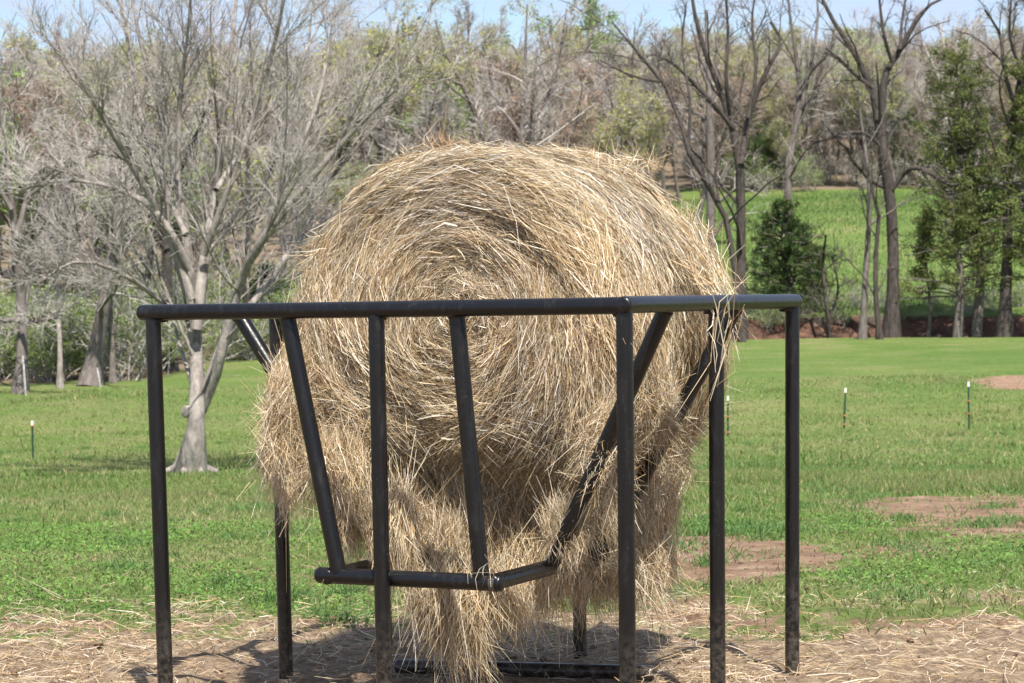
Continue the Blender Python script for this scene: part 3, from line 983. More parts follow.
# ------------------------------------------------------------------ trees: growing
def resample(pts, rad, k):
    pts, rad = np.asarray(pts, float), np.asarray(rad, float)
    # Catmull-Rom through the given points
    s = np.concatenate([[0], np.cumsum(np.linalg.norm(np.diff(pts, axis=0), axis=1))])
    u = np.linspace(0, s[-1], k)
    ext = np.concatenate([[2 * pts[0] - pts[1]], pts, [2 * pts[-1] - pts[-2]]])
    i = np.clip(np.searchsorted(s, u, 'right') - 1, 0, len(pts) - 2)
    f = ((u - s[i]) / np.maximum(s[i + 1] - s[i], 1e-6))[:, None]
    a, b_, c, d = ext[i], ext[i + 1], ext[i + 2], ext[i + 3]
    o = 0.5 * ((2 * b_) + (c - a) * f + (2 * a - 5 * b_ + 4 * c - d) * f ** 2 + (3 * b_ - a - 3 * c + d) * f ** 3)
    return o, np.interp(u, s, rad)


def sprout(rng, pts, rad, per, t0, ratio, lim, ang, k, wander, up, rr, rmin, taper=0.3, bylen=None):
    """children of a batch of branches"""
    N, k0, _ = pts.shape
    plen = np.linalg.norm(np.diff(pts, axis=1), axis=2).sum(1)
    if bylen is None:
        idx = np.repeat(np.arange(N), per)
    else:
        idx = np.repeat(np.arange(N), np.maximum(1, np.round(plen * bylen)).astype(int))
    n = len(idx)
    t = rng.uniform(t0, 0.995, n)
    tt = t * (k0 - 1)
    i = np.minimum(tt.astype(int), k0 - 2)
    f = (tt - i)[:, None]
    p = pts[idx, i] * (1 - f) + pts[idx, i + 1] * f
    d = unit(pts[idx, i + 1] - pts[idx, i])
    r = rad[idx, i] * (1 - f[:, 0]) + rad[idx, i + 1] * f[:, 0]
    w = rng.normal(0, 1, (n, 3))
    w = unit(w - (w * d).sum(1, keepdims=True) * d)
    a = np.radians(rng.normal(ang, ang * 0.28, n))[:, None]
    D = unit(d * np.cos(a) + w * np.sin(a) + np.array((0, 0, up)))
    L = np.clip(plen[idx] * ratio * (1.1 - 0.6 * t) * rng.uniform(0.6, 1.35, n), lim[0], lim[1])
    P = np.empty((n, k, 3))
    P[:, 0] = p
    for s in range(1, k):
        D = unit(D + rng.normal(0, wander, (n, 3)) + np.array((0, 0, up * 0.5)))
        P[:, s] = P[:, s - 1] + D * (L / (k - 1))[:, None]
    r0 = np.maximum(r * rr, rmin)
    R = r0[:, None] * np.linspace(1, taper, k)[None]
    R = np.maximum(R, rmin * 0.55)
    return P, R


def leaf_cards(rng, pts, per, size, spread, cols):
    """small leaf faces near the outer part of the given twigs"""
    n0, k0, _ = pts.shape
    idx = np.repeat(np.arange(n0), per)
    n = len(idx)
    t = rng.uniform(0.35, 1.0, n) * (k0 - 1)
    i = np.minimum(t.astype(int), k0 - 2)
    f = (t - i)[:, None]
    P = pts[idx, i] * (1 - f) + pts[idx, i + 1] * f + rng.normal(0, spread, (n, 3))
    D = rng.normal(0, 1, (n, 3))
    L = size * rng.lognormal(0, .35, n)
    v, q, per_v = ribbons(P, D, rng.normal(0, 1, (n, 3)) + np.array((0, -.3, .8)), L, L * rng.uniform(.45, .8, n), None, 1, rng, 0.3)
    cols = np.asarray(cols)
    c = cols[rng.integers(0, len(cols), n)] * rng.uniform(0.7, 1.3, (n, 1))
    return v, q, np.repeat(c, per_v, 0)


def tree_meshes(name, rng, limbs, levels, m_wood, m_twig, leaves=None, k=10, sides=9, thick_levels=0):
    """limbs: list of (pts, radii); returns trunk mesh and crown mesh"""
    P0, R0 = [], []
    for pts, rad in limbs:
        p, r = resample(pts, rad, k)
        P0.append(p)
        R0.append(r)
    P0, R0 = np.array(P0), np.array(R0)
    wood = [(P0, R0, sides)]
    crown = []
    cur = (P0[levels[0].pop('skip', 0):], R0[:]) if False else (P0, R0)
    last = None
    for li, lv in enumerate(levels):
        lv = dict(lv)
        s = lv.pop('sides')
        P, R = sprout(rng, cur[0], cur[1], **lv)
        (wood if li < thick_levels else crown).append((P, R, s))
        cur = (P, R)
        last = P
    tv, tq = tubes(wood)
    tm = mesh_np(name + '_trunk', tv, tq, mats=[m_wood])
    cv, cq = tubes(crown)
    fm = np.zeros(len(cq), int)
    cc = np.ones((len(cv), 3))
    mats = [m_twig]
    if leaves:
        lv_, lq_, lc_ = leaf_cards(rng, last, **leaves)
        fm = np.concatenate([fm, np.ones(len(lq_), int)])
        cq = np.concatenate([cq, lq_ + len(cv)])
        cv = np.concatenate([cv, lv_])
        cc = np.concatenate([cc, lc_])
        mats.append(M['leaf'])
    cm = mesh_np(name + '_crown', cv, cq, mats=mats, col=cc, fmat=fm)
    return tm, cm


def limb_px(pxs, d, rng, y_end=0.0, wob=0.25, ground=False):
    """a limb through pixels (x, y, width); depth drifts from d to d+y_end along it"""
    n = len(pxs)
    pts, rad = [], []
    drift = np.linspace(0, 1, n) ** 1.2 * y_end
    for k, (x, y, w) in enumerate(pxs):
        dd = d + drift[k] + (rng.normal(0, wob) if 0 < k else 0)
        pts.append(at(x, y, dd))
        rad.append(w * 0.5 / F * dd)
    if ground:
        pts[0][2] = float(gz(pts[0][0], pts[0][1])) - 0.12
    return np.array(pts), np.array(rad)


def plant_tree(name, label, seed, d, limbs, levels, wood='bark_grey', twig='twig_grey', leaves=None, thick=0, cat='tree', wob=0.25, group=None):
    rng = np.random.default_rng(seed)
    LB = []
    for k, (pxs, ye) in enumerate(limbs):
        LB.append(limb_px(pxs, d, rng, ye, wob, ground=(k == 0)))
    # flare at the foot of the trunk
    base = LB[0][0][0].copy()
    LBo = [(p - base, r) for p, r in LB]
    p, r = LBo[0]
    f = p[0] + (p[1] - p[0]) * min(0.5, 0.5 / max(np.linalg.norm(p[1] - p[0]), .01))
    LBo[0] = (np.concatenate([p[:1], [f], p[1:]]), np.concatenate([[r[0] * 1.6], [r[0] * 1.04], r[1:]]))
    tm, cm = tree_meshes(name, rng, LBo, levels, M[wood], M[twig], leaves, thick_levels=thick)
    o = empty(name, base)
    obj('trunk', tm, o)
    obj('crown', cm, o)
    return tag(o, label, cat, group)


LV_MID = lambda dens=1.0, up=0.06, rmin=0.011: [
    dict(per=int(10 * dens), t0=0.2, ratio=0.40, lim=(0.8, 5), ang=38, k=6, wander=0.15, up=up, rr=0.42, rmin=0.025, sides=5),
    dict(per=int(7 * dens), t0=0.2, ratio=0.5, lim=(0.5, 2.6), ang=44, k=5, wander=0.24, up=up * .7, rr=0.55, rmin=0.018, sides=4),
    dict(per=int(5 * dens), t0=0.15, ratio=0.55, lim=(0.35, 1.5), ang=44, k=4, wander=0.25, up=up * .5, rr=0.6, rmin=rmin, sides=3)]

# big pale tree on the lawn at the left
lv = [dict(per=15, t0=0.14, ratio=0.44, lim=(0.7, 3.4), ang=30, k=7, wander=0.09, up=0.08, rr=0.36, rmin=0.012, sides=5),
      dict(per=8, t0=0.15, ratio=0.46, lim=(0.45, 1.7), ang=33, k=5, wander=0.12, up=0.07, rr=0.42, rmin=0.0075, sides=4),
      dict(per=6, t0=0.15, ratio=0.55, lim=(0.3, 1.0), ang=33, k=3, wander=0.1, up=0.04, rr=0.5, rmin=0.0050, sides=3),
      dict(per=1, t0=0.3, ratio=0.6, lim=(0.15, 0.5), ang=33, k=2, wander=0.1, up=0.03, rr=0.6, rmin=0.0040, sides=3)]
plant_tree('lawn_tree', 'large pale grey bare tree with wide branching crown standing alone on left lawn', 101, 40.0, [
    ([(190, 476, 23), (194, 440, 18), (198, 405, 17), (196, 350, 12.5), (194, 300, 11), (186, 240, 9), (178, 180, 8), (160, 110, 6), (140, 40, 4), (128, -20, 2)], 1.0),
    ([(200, 412, 13), (213, 385, 12), (222, 350, 10), (240, 285, 8.5), (262, 240, 9), (310, 180, 7), (350, 135, 5), (395, 90, 2.5)], -1.5),
    ([(196, 330, 12), (204, 260, 11), (216, 190, 9), (224, 110, 7), (232, 40, 4), (240, -30, 2)], 2.0),
    ([(192, 300, 9), (170, 235, 8), (140, 180, 7), (110, 130, 5), (80, 80, 3), (50, 30, 1.5)], -2.0),
    ([(224, 345, 9), (262, 290, 8), (300, 240, 6), (345, 205, 4.5), (392, 175, 2)], 2.0),
    ([(190, 270, 8), (160, 215, 7), (120, 190, 5), (70, 180, 4), (20, 190, 2)], 1.5),
    ([(204, 255, 8), (235, 170, 6), (262, 90, 5), (280, 20, 3), (290, -30, 1.5)], -1.0),
    ([(186, 235, 7), (150, 150, 6), (132, 70, 4), (120, -10, 2)], 2.5),
    ([(188, 320, 6), (160, 300, 5), (115, 270, 4), (75, 262, 3), (35, 285, 1.5)], -2.0),
    ([(250, 262, 6), (290, 170, 5), (318, 100, 4), (330, 40, 2)], 1.0),
    ([(178, 180, 6), (180, 100, 5), (188, 30, 3), (192, -30, 1.5)], -1.5),
    ([(216, 190, 6), (255, 130, 5), (300, 60, 3), (330, 5, 1.5)], 2.5)],
    lv, 'bark_pale', 'twig_pale', thick=1, wob=0.35)
lt0 = bpy.data.objects['lawn_tree']
rr_ = np.random.default_rng(5)
for k in range(7):
    az = k / 7 * 6.283 + rr_.uniform(-.3, .3)
    dx, dy = math.cos(az), math.sin(az)
    L_ = rr_.uniform(.36, .55)
    zz = [float(gz(lt0.location.x + dx * t, lt0.location.y + dy * t)) - lt0.location.z for t in (.3, .45, L_)]
    rp = np.array([(dx * .1, dy * .1, .55), (dx * .2, dy * .2, .26), (dx * .32, dy * .32, zz[0] + .05), (dx * .48, dy * .48, zz[1]), (dx * L_, dy * L_, zz[2] - .08)])
    p_, r_ = resample(rp, [.07, .09, .08, .05, .02], 9)
    v_, q_ = tubes([(p_[None], r_[None], 8)])
    obj('root', mesh_np('root', v_, q_, mats=[M['bark_pale']]), lt0)
# sawn knot on its trunk is part of the trunk surface: a short stub
kn = at(192, 412, 39.72)
lt = bpy.data.objects['lawn_tree']
obj('branch_stub', pipe_mesh('branch_stub', kn - np.array(lt.location), kn + np.array((-.1, -.16, .02)) - np.array(lt.location), 0.11, [M['bark_pale']], 10), lt)

# tree line at the left
plant_tree('edge_tree', 'slim grey bare tree with long sideways branches at far left edge of lawn', 102, 74.0, [
    ([(20, 402, 13), (22, 360, 12), (21, 300, 10), (16, 240, 8), (10, 190, 6), (4, 140, 4), (0, 90, 2)], 0.5),
    ([(20, 320, 6), (-10, 322, 5), (-40, 330, 3)], -1.5), ([(22, 322, 6), (45, 320, 5), (60, 316, 3)], -2),
    ([(16, 240, 6), (30, 190, 5), (60, 140, 3), (80, 110, 2)], 1), ([(12, 210, 5), (-15, 160, 4), (-30, 110, 2)], 1),
    ([(30, 195, 4), (70, 165, 3), (110, 150, 1.5)], -1)], LV_MID(0.8), 'bark_grey', 'twig_pale', thick=1)
plant_tree('edge_tree', 'thick leaning grey trunk beside a white stake at left tree line', 103, 77.0, [
    ([(90, 392, 19), (96, 350, 16), (104, 305, 13), (112, 250, 10), (118, 200, 7), (112, 140, 5), (108, 90, 2)], 0.5),
    ([(104, 300, 8), (80, 240, 6), (60, 190, 4), (45, 140, 2)], 1.5), ([(112, 250, 7), (140, 190, 5), (165, 130, 2.5)], -1)],
    LV_MID(0.8), 'bark_grey', 'twig_pale', thick=1)
plant_tree('edge_tree', 'dark barked tree just left of the pale lawn tree trunk, set further back', 104, 84.0, [
    ([(169, 372, 14), (168, 330, 12), (167, 280, 11), (166, 220, 10), (163, 160, 8), (160, 100, 5), (158, 50, 2)], 0.5),
    ([(167, 250, 7), (145, 190, 5), (125, 130, 3), (115, 90, 1.5)], 1), ([(164, 200, 6), (190, 150, 5), (210, 100, 2)], -1)],
    LV_MID(0.9), 'bark_dark', 'twig_grey', thick=1)
plant_tree('edge_tree', 'thin pale trunk between the leaning trunk and the far left tree', 105, 76.0, [
    ([(60, 390, 6), (60, 350, 5), (58, 300, 4.5), (60, 250, 4), (57, 200, 2)], 0.3)], LV_MID(0.7), 'bark_pale', 'twig_pale', thick=1)
plant_tree('edge_tree', 'thin straight grey trunk right of the leaning trunk at left tree line', 106, 78.0, [
    ([(113, 381, 7), (112, 345, 6), (110, 300, 5), (112, 240, 4), (116, 190, 2)], 0.3)], LV_MID(0.8), 'bark_grey', 'twig_pale', thick=1)
plant_tree('edge_tree', 'dark bare tree behind the right limb of the lawn tree', 107, 92.0, [
    ([(247, 358, 8), (247, 320, 7), (246, 270, 7), (250, 220, 6), (247, 150, 5), (252, 90, 3), (250, 40, 1.5)], 0.3),
    ([(247, 230, 5), (270, 170, 4), (285, 110, 2)], 1), ([(247, 200, 4), (225, 150, 3), (215, 100, 1.5)], 1)],
    LV_MID(0.9), 'bark_dark', 'twig_grey', thick=1)
plant_tree('edge_tree', 'bare grey tree whose crown fans out just left of the bale', 108, 100.0, [
    ([(275, 345, 8), (280, 290, 7), (290, 235, 6), (320, 190, 5), (355, 150, 4), (400, 95, 2)], 0.5),
    ([(290, 235, 5), (300, 180, 4), (305, 120, 3), (312, 70, 1.5)], 1), ([(320, 190, 4), (345, 130, 3), (352, 70, 1.5)], -1)],
    LV_MID(0.8), 'bark_grey', 'twig_pale', thick=1)

# trees seen over the bale
BUD = np.array([(0.38, 0.40, 0.12), (0.42, 0.40, 0.15), (0.31, 0.38, 0.11), (0.42, 0.36, 0.16)])
GREEN = np.array([(0.22, 0.31, 0.09), (0.26, 0.35, 0.12), (0.17, 0.26, 0.08)])
plant_tree('budding_tree', 'leaning budding tree rising behind the tuft on the bale top', 109, 150.0, [
    ([(505, 285, 9), (500, 220, 8), (490, 160, 7), (475, 110, 6), (460, 80, 5), (445, 50, 3), (435, 20, 1.5)], 1),
    ([(475, 110, 4), (480, 70, 3), (485, 40, 1.5)], 1), ([(462, 85, 4), (440, 75, 3), (415, 60, 1.5)], -2)],
    LV_MID(1.0, rmin=0.02), 'bark_grey', 'twig_grey', dict(per=4, size=0.12, spread=0.2, cols=BUD), thick=1)
plant_tree('budding_tree', 'yellow budding tree leaning left above middle of the bale', 110, 150.0, [
    ([(575, 250, 10), (568, 190, 9), (560, 140, 8), (545, 100, 6), (528, 70, 4), (512, 45, 2)], 1),
    ([(548, 105, 4), (560, 70, 3), (562, 40, 1.5)], 1), ([(530, 72, 4), (515, 68, 3), (498, 62, 1.5)], -1)],
    LV_MID(1.0, rmin=0.02), 'bark_grey', 'twig_grey', dict(per=4, size=0.12, spread=0.2, cols=BUD), thick=1)
plant_tree('budding_tree', 'fresh green leafing tree topping the skyline above the bale', 111, 190.0, [
    ([(570, 220, 8), (566, 150, 7), (562, 95, 6), (555, 60, 4), (550, 20, 2)], 1), ([(562, 95, 4), (585, 50, 3), (600, 15, 1.5)], 1)],
    LV_MID(1.0, rmin=0.025), 'bark_grey', 'twig_grey', dict(per=5, size=0.2, spread=0.25, cols=GREEN), thick=1)

# right hand trees along the creek
plant_tree('creek_tree', 'forked dark bare tree directly behind the right shoulder of the bale', 112, 101.0, [
    ([(741, 335, 11), (741, 290, 10), (741, 240, 10), (741, 190, 9), (739, 160, 9), (733, 130, 7), (722, 95, 6), (706, 55, 5), (695, 15, 4), (688, -30, 2)], 0.6),
    ([(741, 165, 7), (748, 120, 6), (760, 85, 5), (775, 55, 4), (782, 42, 3), (770, 22, 2)], 1.5),
    ([(734, 130, 5), (715, 105, 4.5), (695, 85, 4), (675, 65, 3), (655, 55, 1.5)], -1),
    ([(730, 115, 4.5), (726, 80, 4), (728, 40, 3), (726, -10, 2)], -1),
    ([(748, 118, 4), (756, 70, 3.5), (752, 20, 2.5), (758, -20, 1.5)], 1)],
    LV_MID(0.75), 'bark_dark', 'twig_dark', thick=1)
plant_tree('creek_tree', 'curving dark trunk sweeping up leftward just behind bale right edge', 113, 98.0, [
    ([(742, 300, 6), (730, 235, 6), (715, 195, 6), (700, 175, 6), (688, 150, 5), (680, 120, 4.5), (668, 90, 4), (640, 55, 3), (612, 22, 1.5)], 0.5),
    ([(688, 150, 4), (690, 100, 3), (682, 50, 2), (686, 5, 1.5)], 1), ([(660, 82, 3), (630, 75, 2.5), (600, 60, 1.5)], 1)],
    LV_MID(0.75), 'bark_dark', 'twig_dark', thick=1)
plant_tree('creek_tree', 'straight grey trunk between the forked tree and the dark cedar', 114, 112.0, [
    ([(712, 330, 9), (711, 250, 9), (711, 180, 9), (710, 110, 8), (708, 60, 5), (706, 10, 3)], 0.5)],
    LV_MID(0.9), 'bark_grey', 'twig_grey', thick=1)
plant_tree('creek_tree', 'tall twin limbed bare tree behind the small dark cedar', 115, 112.0, [
    ([(790, 325, 8), (789, 260, 8), (788, 200, 8), (790, 150, 7), (800, 110, 6), (798, 70, 5), (792, 30, 3), (786, -20, 2)], 0.5),
    ([(790, 150, 5), (803, 100, 4.5), (812, 60, 4), (818, 15, 2.5), (815, -25, 1.5)], 1),
    ([(798, 90, 4), (812, 70, 3.5), (830, 50, 2.5), (835, 20, 1.5)], -1)],
    LV_MID(0.85), 'bark_grey', 'twig_grey', thick=1)
plant_tree('creek_tree', 'tallest dark bare tree on right with pale crooked side branches', 116, 101.0, [
    ([(891, 338, 14), (893, 290, 12), (893, 235, 11), (889, 190, 11), (884, 155, 11), (878, 120, 9), (872, 85, 8), (860, 62, 6), (845, 40, 5), (830, 15, 4), (815, -15, 3)], 0.5),
    ([(882, 150, 8), (882, 105, 8), (885, 75, 7), (894, 60, 6), (914, 25, 5), (925, 8, 3.5), (950, -5, 2)], 1.0),
    ([(884, 150, 5), (872, 138, 4), (858, 132, 4), (842, 134, 3.5), (825, 140, 2.5), (808, 141, 1.5)], -2.5),
    ([(892, 190, 5), (905, 172, 5), (918, 168, 4.5), (935, 176, 4), (950, 185, 3), (962, 183, 1.5)], -2.0),
    ([(873, 88, 4.5), (856, 75, 4), (838, 58, 3), (826, 48, 2)], 1), ([(892, 62, 4), (884, 35, 3.5), (880, 5, 2.5), (878, -20, 1.5)], -1),
    ([(900, 50, 3.5), (902, 22, 3), (908, -15, 2)], 1.5)],
    LV_MID(0.6), 'bark_dark', 'twig_dark', thick=1, wob=0.2)
plant_tree('creek_tree', 'slender grey leaning sapling just left of the tallest dark tree', 117, 100.0, [
    ([(862, 318, 7), (866, 270, 6), (869, 220, 5), (869, 170, 4.5), (862, 130, 3), (858, 90, 2)], 0.3)], LV_MID(0.7), 'bark_grey', 'twig_dark', thick=1)
plant_tree('creek_tree', 'thin forked sapling with dark stem touching the tallest dark tree', 118, 99.5, [
    ([(880, 337, 6), (876, 300, 5), (876, 250, 4.5), (879, 215, 4), (872, 190, 3), (866, 160, 2)], 0.3)], LV_MID(0.6), 'bark_dark', 'twig_dark', thick=1)
plant_tree('creek_tree', 'short crooked bare sapling right of the small dark cedar', 119, 103.0, [
    ([(831, 333, 3.5), (826, 300, 3.2), (823, 265, 3), (826, 235, 2)], 0.2), ([(829, 320, 2.5), (838, 290, 2), (832, 255, 1.5)], 0.4)],
    LV_MID(0.6), 'bark_dark', 'twig_dark', thick=1)
plant_tree('creek_tree', 'pale ghostly bare tree with wide fork at the hill skyline on right', 120, 150.0, [
    ([(948, 200, 6), (946, 150, 6), (944, 110, 6), (940, 80, 5), (930, 60, 3), (922, 40, 1.5)], 0.5),
    ([(943, 85, 4), (955, 55, 3.5), (972, 28, 2.5), (985, 10, 1.5)], 1), ([(942, 78, 3), (944, 50, 2.5), (938, 20, 1.5)], 1)],
    LV_MID(0.7, rmin=0.018), 'bark_pale', 'twig_pale', thick=1)
plant_tree('creek_tree', 'leaning dark tree rising out of the picture at far right', 121, 100.0, [
    ([(1004, 335, 14), (1006, 285, 11), (1008, 230, 10), (1008, 160, 9), (1016, 110, 8), (1024, 60, 7), (1032, 10, 5), (1040, -40, 3)], 0.5),
    ([(1016, 110, 4.5), (1004, 70, 4), (1000, 35, 3), (985, 10, 2)], 1), ([(1022, 75, 4), (1010, 35, 3), (1012, -10, 2)], -1)],
    LV_MID(0.7), 'bark_dark', 'twig_dark', thick=1)

# cedars
CED_D = np.array([(0.06, 0.10, 0.032), (0.08, 0.12, 0.036), (0.045, 0.08, 0.028)])
CED_Y = np.array([(0.155, 0.19, 0.055), (0.195, 0.215, 0.075), (0.12, 0.155, 0.05)])


def cedar(label, seed, d, x, ybase, ytop, half, cols, nb, low=0.06, openness=0.0, wtrunk=9, lean=0.0):
    rng = np.random.default_rng(seed)
    p0 = at(x, ybase, d)
    p0[2] = float(gz(p0[0], p0[1])) - 0.1
    top = at(x + lean, ytop, d)
    H = top[2] - p0[2]
    hw = half / F * d
    r0 = wtrunk * 0.5 / F * d
    tp = np.array([(0, 0, 0), (0.02 * H, 0.01, 0.3 * H), (-0.01 * H, 0.0, 0.65 * H), (top[0] - p0[0], 0, H)])
    P0, R0 = resample(tp, [r0 * 1.2, r0 * .85, r0 * .5, .02], 12)
    o = empty('cedar_tree', p0)
    # branches
    t = low + (1 - low) * rng.uniform(0, 1, nb) ** 0.85
    ln_ = hw * (0.16 + 1.0 * np.sin(np.clip((1 - t) / (1 - low), 0, 1) ** 0.8 * np.pi * 0.62)) * rng.uniform(0.45, 1.35, nb)
    if openness > 0.2:
        lobe = 0.85 + 0.5 * vnoise(np.stack([t * 6, t * 0 + seed], -1), 1.0, seed)
        ln_ = hw * rng.uniform(0.25, 1.15, nb) * np.clip(lobe, .45, 1.3) * np.sqrt(np.clip(1.25 - t, .1, 1))
    az = rng.uniform(0, 2 * np.pi, nb)
    st_ = np.stack([np.interp(t * 11, np.arange(12), P0[:, k]) for k in range(3)], -1)
    D = np.stack([np.cos(az), np.sin(az), rng.uniform(0.1, 0.6, nb)], -1)
    P = np.empty((nb, 5, 3))
    P[:, 0] = st_
    for s in range(1, 5):
        D = unit(D + rng.normal(0, 0.12, (nb, 3)) + np.array((0, 0, -0.04)))
        P[:, s] = P[:, s - 1] + D * (ln_ / 4)[:, None]
    R = np.linspace(0.045, 0.016, 5)[None].repeat(nb, 0)
    Ps, Rs = sprout(rng, P, R, 5, 0.25, 0.5, (0.2, 1.2), 45, 4, 0.18, 0.06, 0.5, 0.009)
    v, q = tubes([(P0[None], R0[None], 8), (P, R, 4)])
    obj('trunk', mesh_np('trunk', v, q, mats=[M['bark_grey']]), o)
    keep = rng.random(len(Ps)) > openness
    Ps = Ps[keep]
    per = 30
    idx = np.repeat(np.arange(len(Ps)), per)
    n = len(idx)
    tt = rng.uniform(0.1, 1.05, n) * 3
    i = np.clip(tt.astype(int), 0, 2)
    f = (tt - i)[:, None]
    C = Ps[idx, i] * (1 - f) + Ps[idx, i + 1] * f + rng.normal(0, 0.06 if openness < .2 else .1, (n, 3))
    dirn = unit(Ps[idx, i + 1] - Ps[idx, i]) + rng.normal(0, 0.55, (n, 3)) + np.array((0, 0, 0.2))
    L = rng.uniform(0.10, 0.24, n)
    lv_, lq_, pv = spikes(C, dirn, rng.normal(0, 1, (n, 3)), L, L * 0.26, rng)
    ctint = 1 + 0.25 * vnoise(C, 1.2, seed)
    c = cols[rng.integers(0, len(cols), n)] * rng.uniform(0.7, 1.3, (n, 1)) * ctint[:, None]
    dead = rng.random(n) < 0.05
    c[dead] = (0.16, 0.10, 0.05)
    obj('crown', mesh_np('crown', lv_, None, lq_, mats=[M['leaf']], col=np.repeat(c, pv, 0), smooth=False), o)
    return tag(o, label, 'tree', 'cedars along the creek')


cedar('small bushy dark green cedar in front of the far meadow', 201, 105.5, 784, 322, 203, 36, CED_D * 1.15, 150, 0.05, 0.16, 5)
cedar('low pale green cedar beside the small dark one', 202, 108, 815, 322, 248, 20, CED_Y, 70, 0.2, 0.25, 3)
cedar('tall yellow green cedar with open trunk right of the tallest dark tree', 203, 101.0, 957, 337, 130, 96, CED_Y * 1.1, 150, 0.2, 0.42, 9)
cedar('tall cedar with grey trunk second from the right edge', 204, 101.5, 976, 337, 55, 80, CED_Y * 0.95, 190, 0.22, 0.42, 10, -22)
cedar('thin cedar with yellow green sprays at the right picture edge', 205, 99.5, 1030, 335, 60, 70, CED_Y * 1.1, 190, 0.2, 0.34, 8)
cedar('slight young cedar left of the tall yellow green one', 206, 102.0, 928, 334, 215, 44, CED_Y, 55, 0.3, 0.5, 4)
cedar('dark evergreen in the far wood above the meadow left end', 207, 236, 752, 190, 118, 20, CED_D * 1.3, 120, 0.05, 0.05, 4)
cedar('dark evergreen at meadow back edge behind the tallest bare tree', 210, 240, 905, 190, 110, 24, CED_D * 1.5, 130, 0.05, 0.05, 4)
cedar('dark evergreen half hidden in the left tree line brush', 208, 96, 268, 345, 268, 24, CED_D * 1.2, 110, 0.05, 0.1, 4)
cedar('broad dark evergreen at the meadow back edge', 209, 238, 775, 190, 130, 26, CED_D * 1.5, 140, 0.05, 0.05, 4)

# ------------------------------------------------------------------ the wood: shared tree kinds, one object per tree
def wood_kind(name, seed, H, mat_w, mat_t, leaves=None, spread=1.0, thin=False):
    rng = np.random.default_rng(seed)
    top = np.array((rng.normal(0, .06) * H, rng.normal(0, .06) * H, H * 0.82))
    mid = top * 0.5 + np.array((rng.normal(0, .03) * H, rng.normal(0, .03) * H, 0))
    r = H * (0.012 if not thin else 0.008)
    limbs = [(np.array([(0, 0, -.4), mid * 0.5, mid, top]), np.array([r * 1.3, r, r * .75, .03]))]
    nl = 5
    for k in range(nl):
        az = k / nl * 2 * math.pi + rng.uniform(-.5, .5)
        s = mid * rng.uniform(.65, 1.2)
        e_ = s + np.array((math.cos(az), math.sin(az), 0)) * H * rng.uniform(.12, .24) * spread + np.array((0, 0, H * rng.uniform(.25, .45)))
        m_ = s * .5 + e_ * .5 + np.array((math.cos(az), math.sin(az), -.3)) * H * .03
        limbs.append((np.array([s, m_, e_]), np.array([r * .55, r * .4, .025])))
    P0, R0 = zip(*[resample(p, rr, 9) for p, rr in limbs])
    P0, R0 = np.array(P0), np.array(R0)
    g = [(P0, R0, 6)]
    a = sprout(rng, P0, R0, 11, 0.25, 0.3, (1.0, 4.5), 42, 5, 0.18, 0.08, 0.5, 0.036)
    b_ = sprout(rng, *a, 6, 0.2, 0.5, (0.7, 2.4), 42, 4, 0.2, 0.06, 0.55, 0.024)
    c_ = sprout(rng, *b_, 6, 0.15, 0.55, (0.5, 1.5), 42, 3, 0.2, 0.05, 0.6, 0.016)
    wv, wq = tubes(g)
    cv, cq = tubes([(*a, 4), (*b_, 3), (*c_, 3)])
    V = np.concatenate([wv, cv])
    Q = np.concatenate([wq, cq + len(wv)])
    fm = np.concatenate([np.zeros(len(wq), int), np.ones(len(cq), int)])
    C = np.ones((len(V), 3))
    mats = [M[mat_w], M[mat_t]]
    if leaves:
        lv_, lq_, lc_ = leaf_cards(rng, c_[0], **leaves)
        Q = np.concatenate([Q, lq_ + len(V)])
        V = np.concatenate([V, lv_])
        C = np.concatenate([C, lc_])
        fm = np.concatenate([fm, np.full(len(lq_), 2)])
        mats.append(M['leaf'])
    return mesh_np(name, V, Q, mats=mats, col=C, fmat=fm)


REDB = np.array([(0.30, 0.17, 0.11), (0.34, 0.22, 0.14), (0.27, 0.19, 0.12)])
KINDS = {
    'bare': [wood_kind('bare_hardwood', 301 + k, 15 + k, 'bark_grey', ['twig_grey', 'twig_warm', 'twig_grey', 'twig_pale'][k]) for k in range(4)],
    'bud': [wood_kind('budding_hardwood', 311 + k, 15 + k, 'bark_grey', 'twig_grey', dict(per=3, size=.15, spread=.2, cols=BUD)) for k in range(2)],
    'red': [wood_kind('red_budding_hardwood', 321, 14, 'bark_grey', 'twig_warm', dict(per=1, size=.14, spread=.12, cols=REDB))],
    'green': [wood_kind('leafing_hardwood', 331 + k, 13 + 2 * k, 'bark_grey', 'twig_grey', dict(per=2, size=.20, spread=.2, cols=GREEN)) for k in range(2)],
}
WLAB = {'bare': ('bare_hardwood', 'bare grey twigged tree in '),
        'bud': ('budding_hardwood', 'tree with yellow green buds in '),
        'red': ('red_budding_hardwood', 'tree with reddish brown buds in '),
        'green': ('leafing_hardwood', 'tree in fresh green leaf in ')}
rw = np.random.default_rng(77)
spots = []


def stand(n, x0, x1, d0, d1, hscale, mix, mind=0.45):
    """trees in view between two pixel columns and two distances"""
    made = tries = 0
    while made < n and tries < n * 30:
        tries += 1
        d = math.sqrt(rw.uniform(d0 ** 2, d1 ** 2))
        x = rw.uniform(x0, x1)
        X = (x - 512) / F * d
        if any((X - a) ** 2 + (d - b2) ** 2 < (mind * d / 45) ** 2 for a, b2, *_ in spots):
            continue
        spots.append((X, d, hscale * rw.uniform(.8, 1.15), rw.choice(['bare', 'bud', 'red', 'green'], p=mix)))
        made += 1


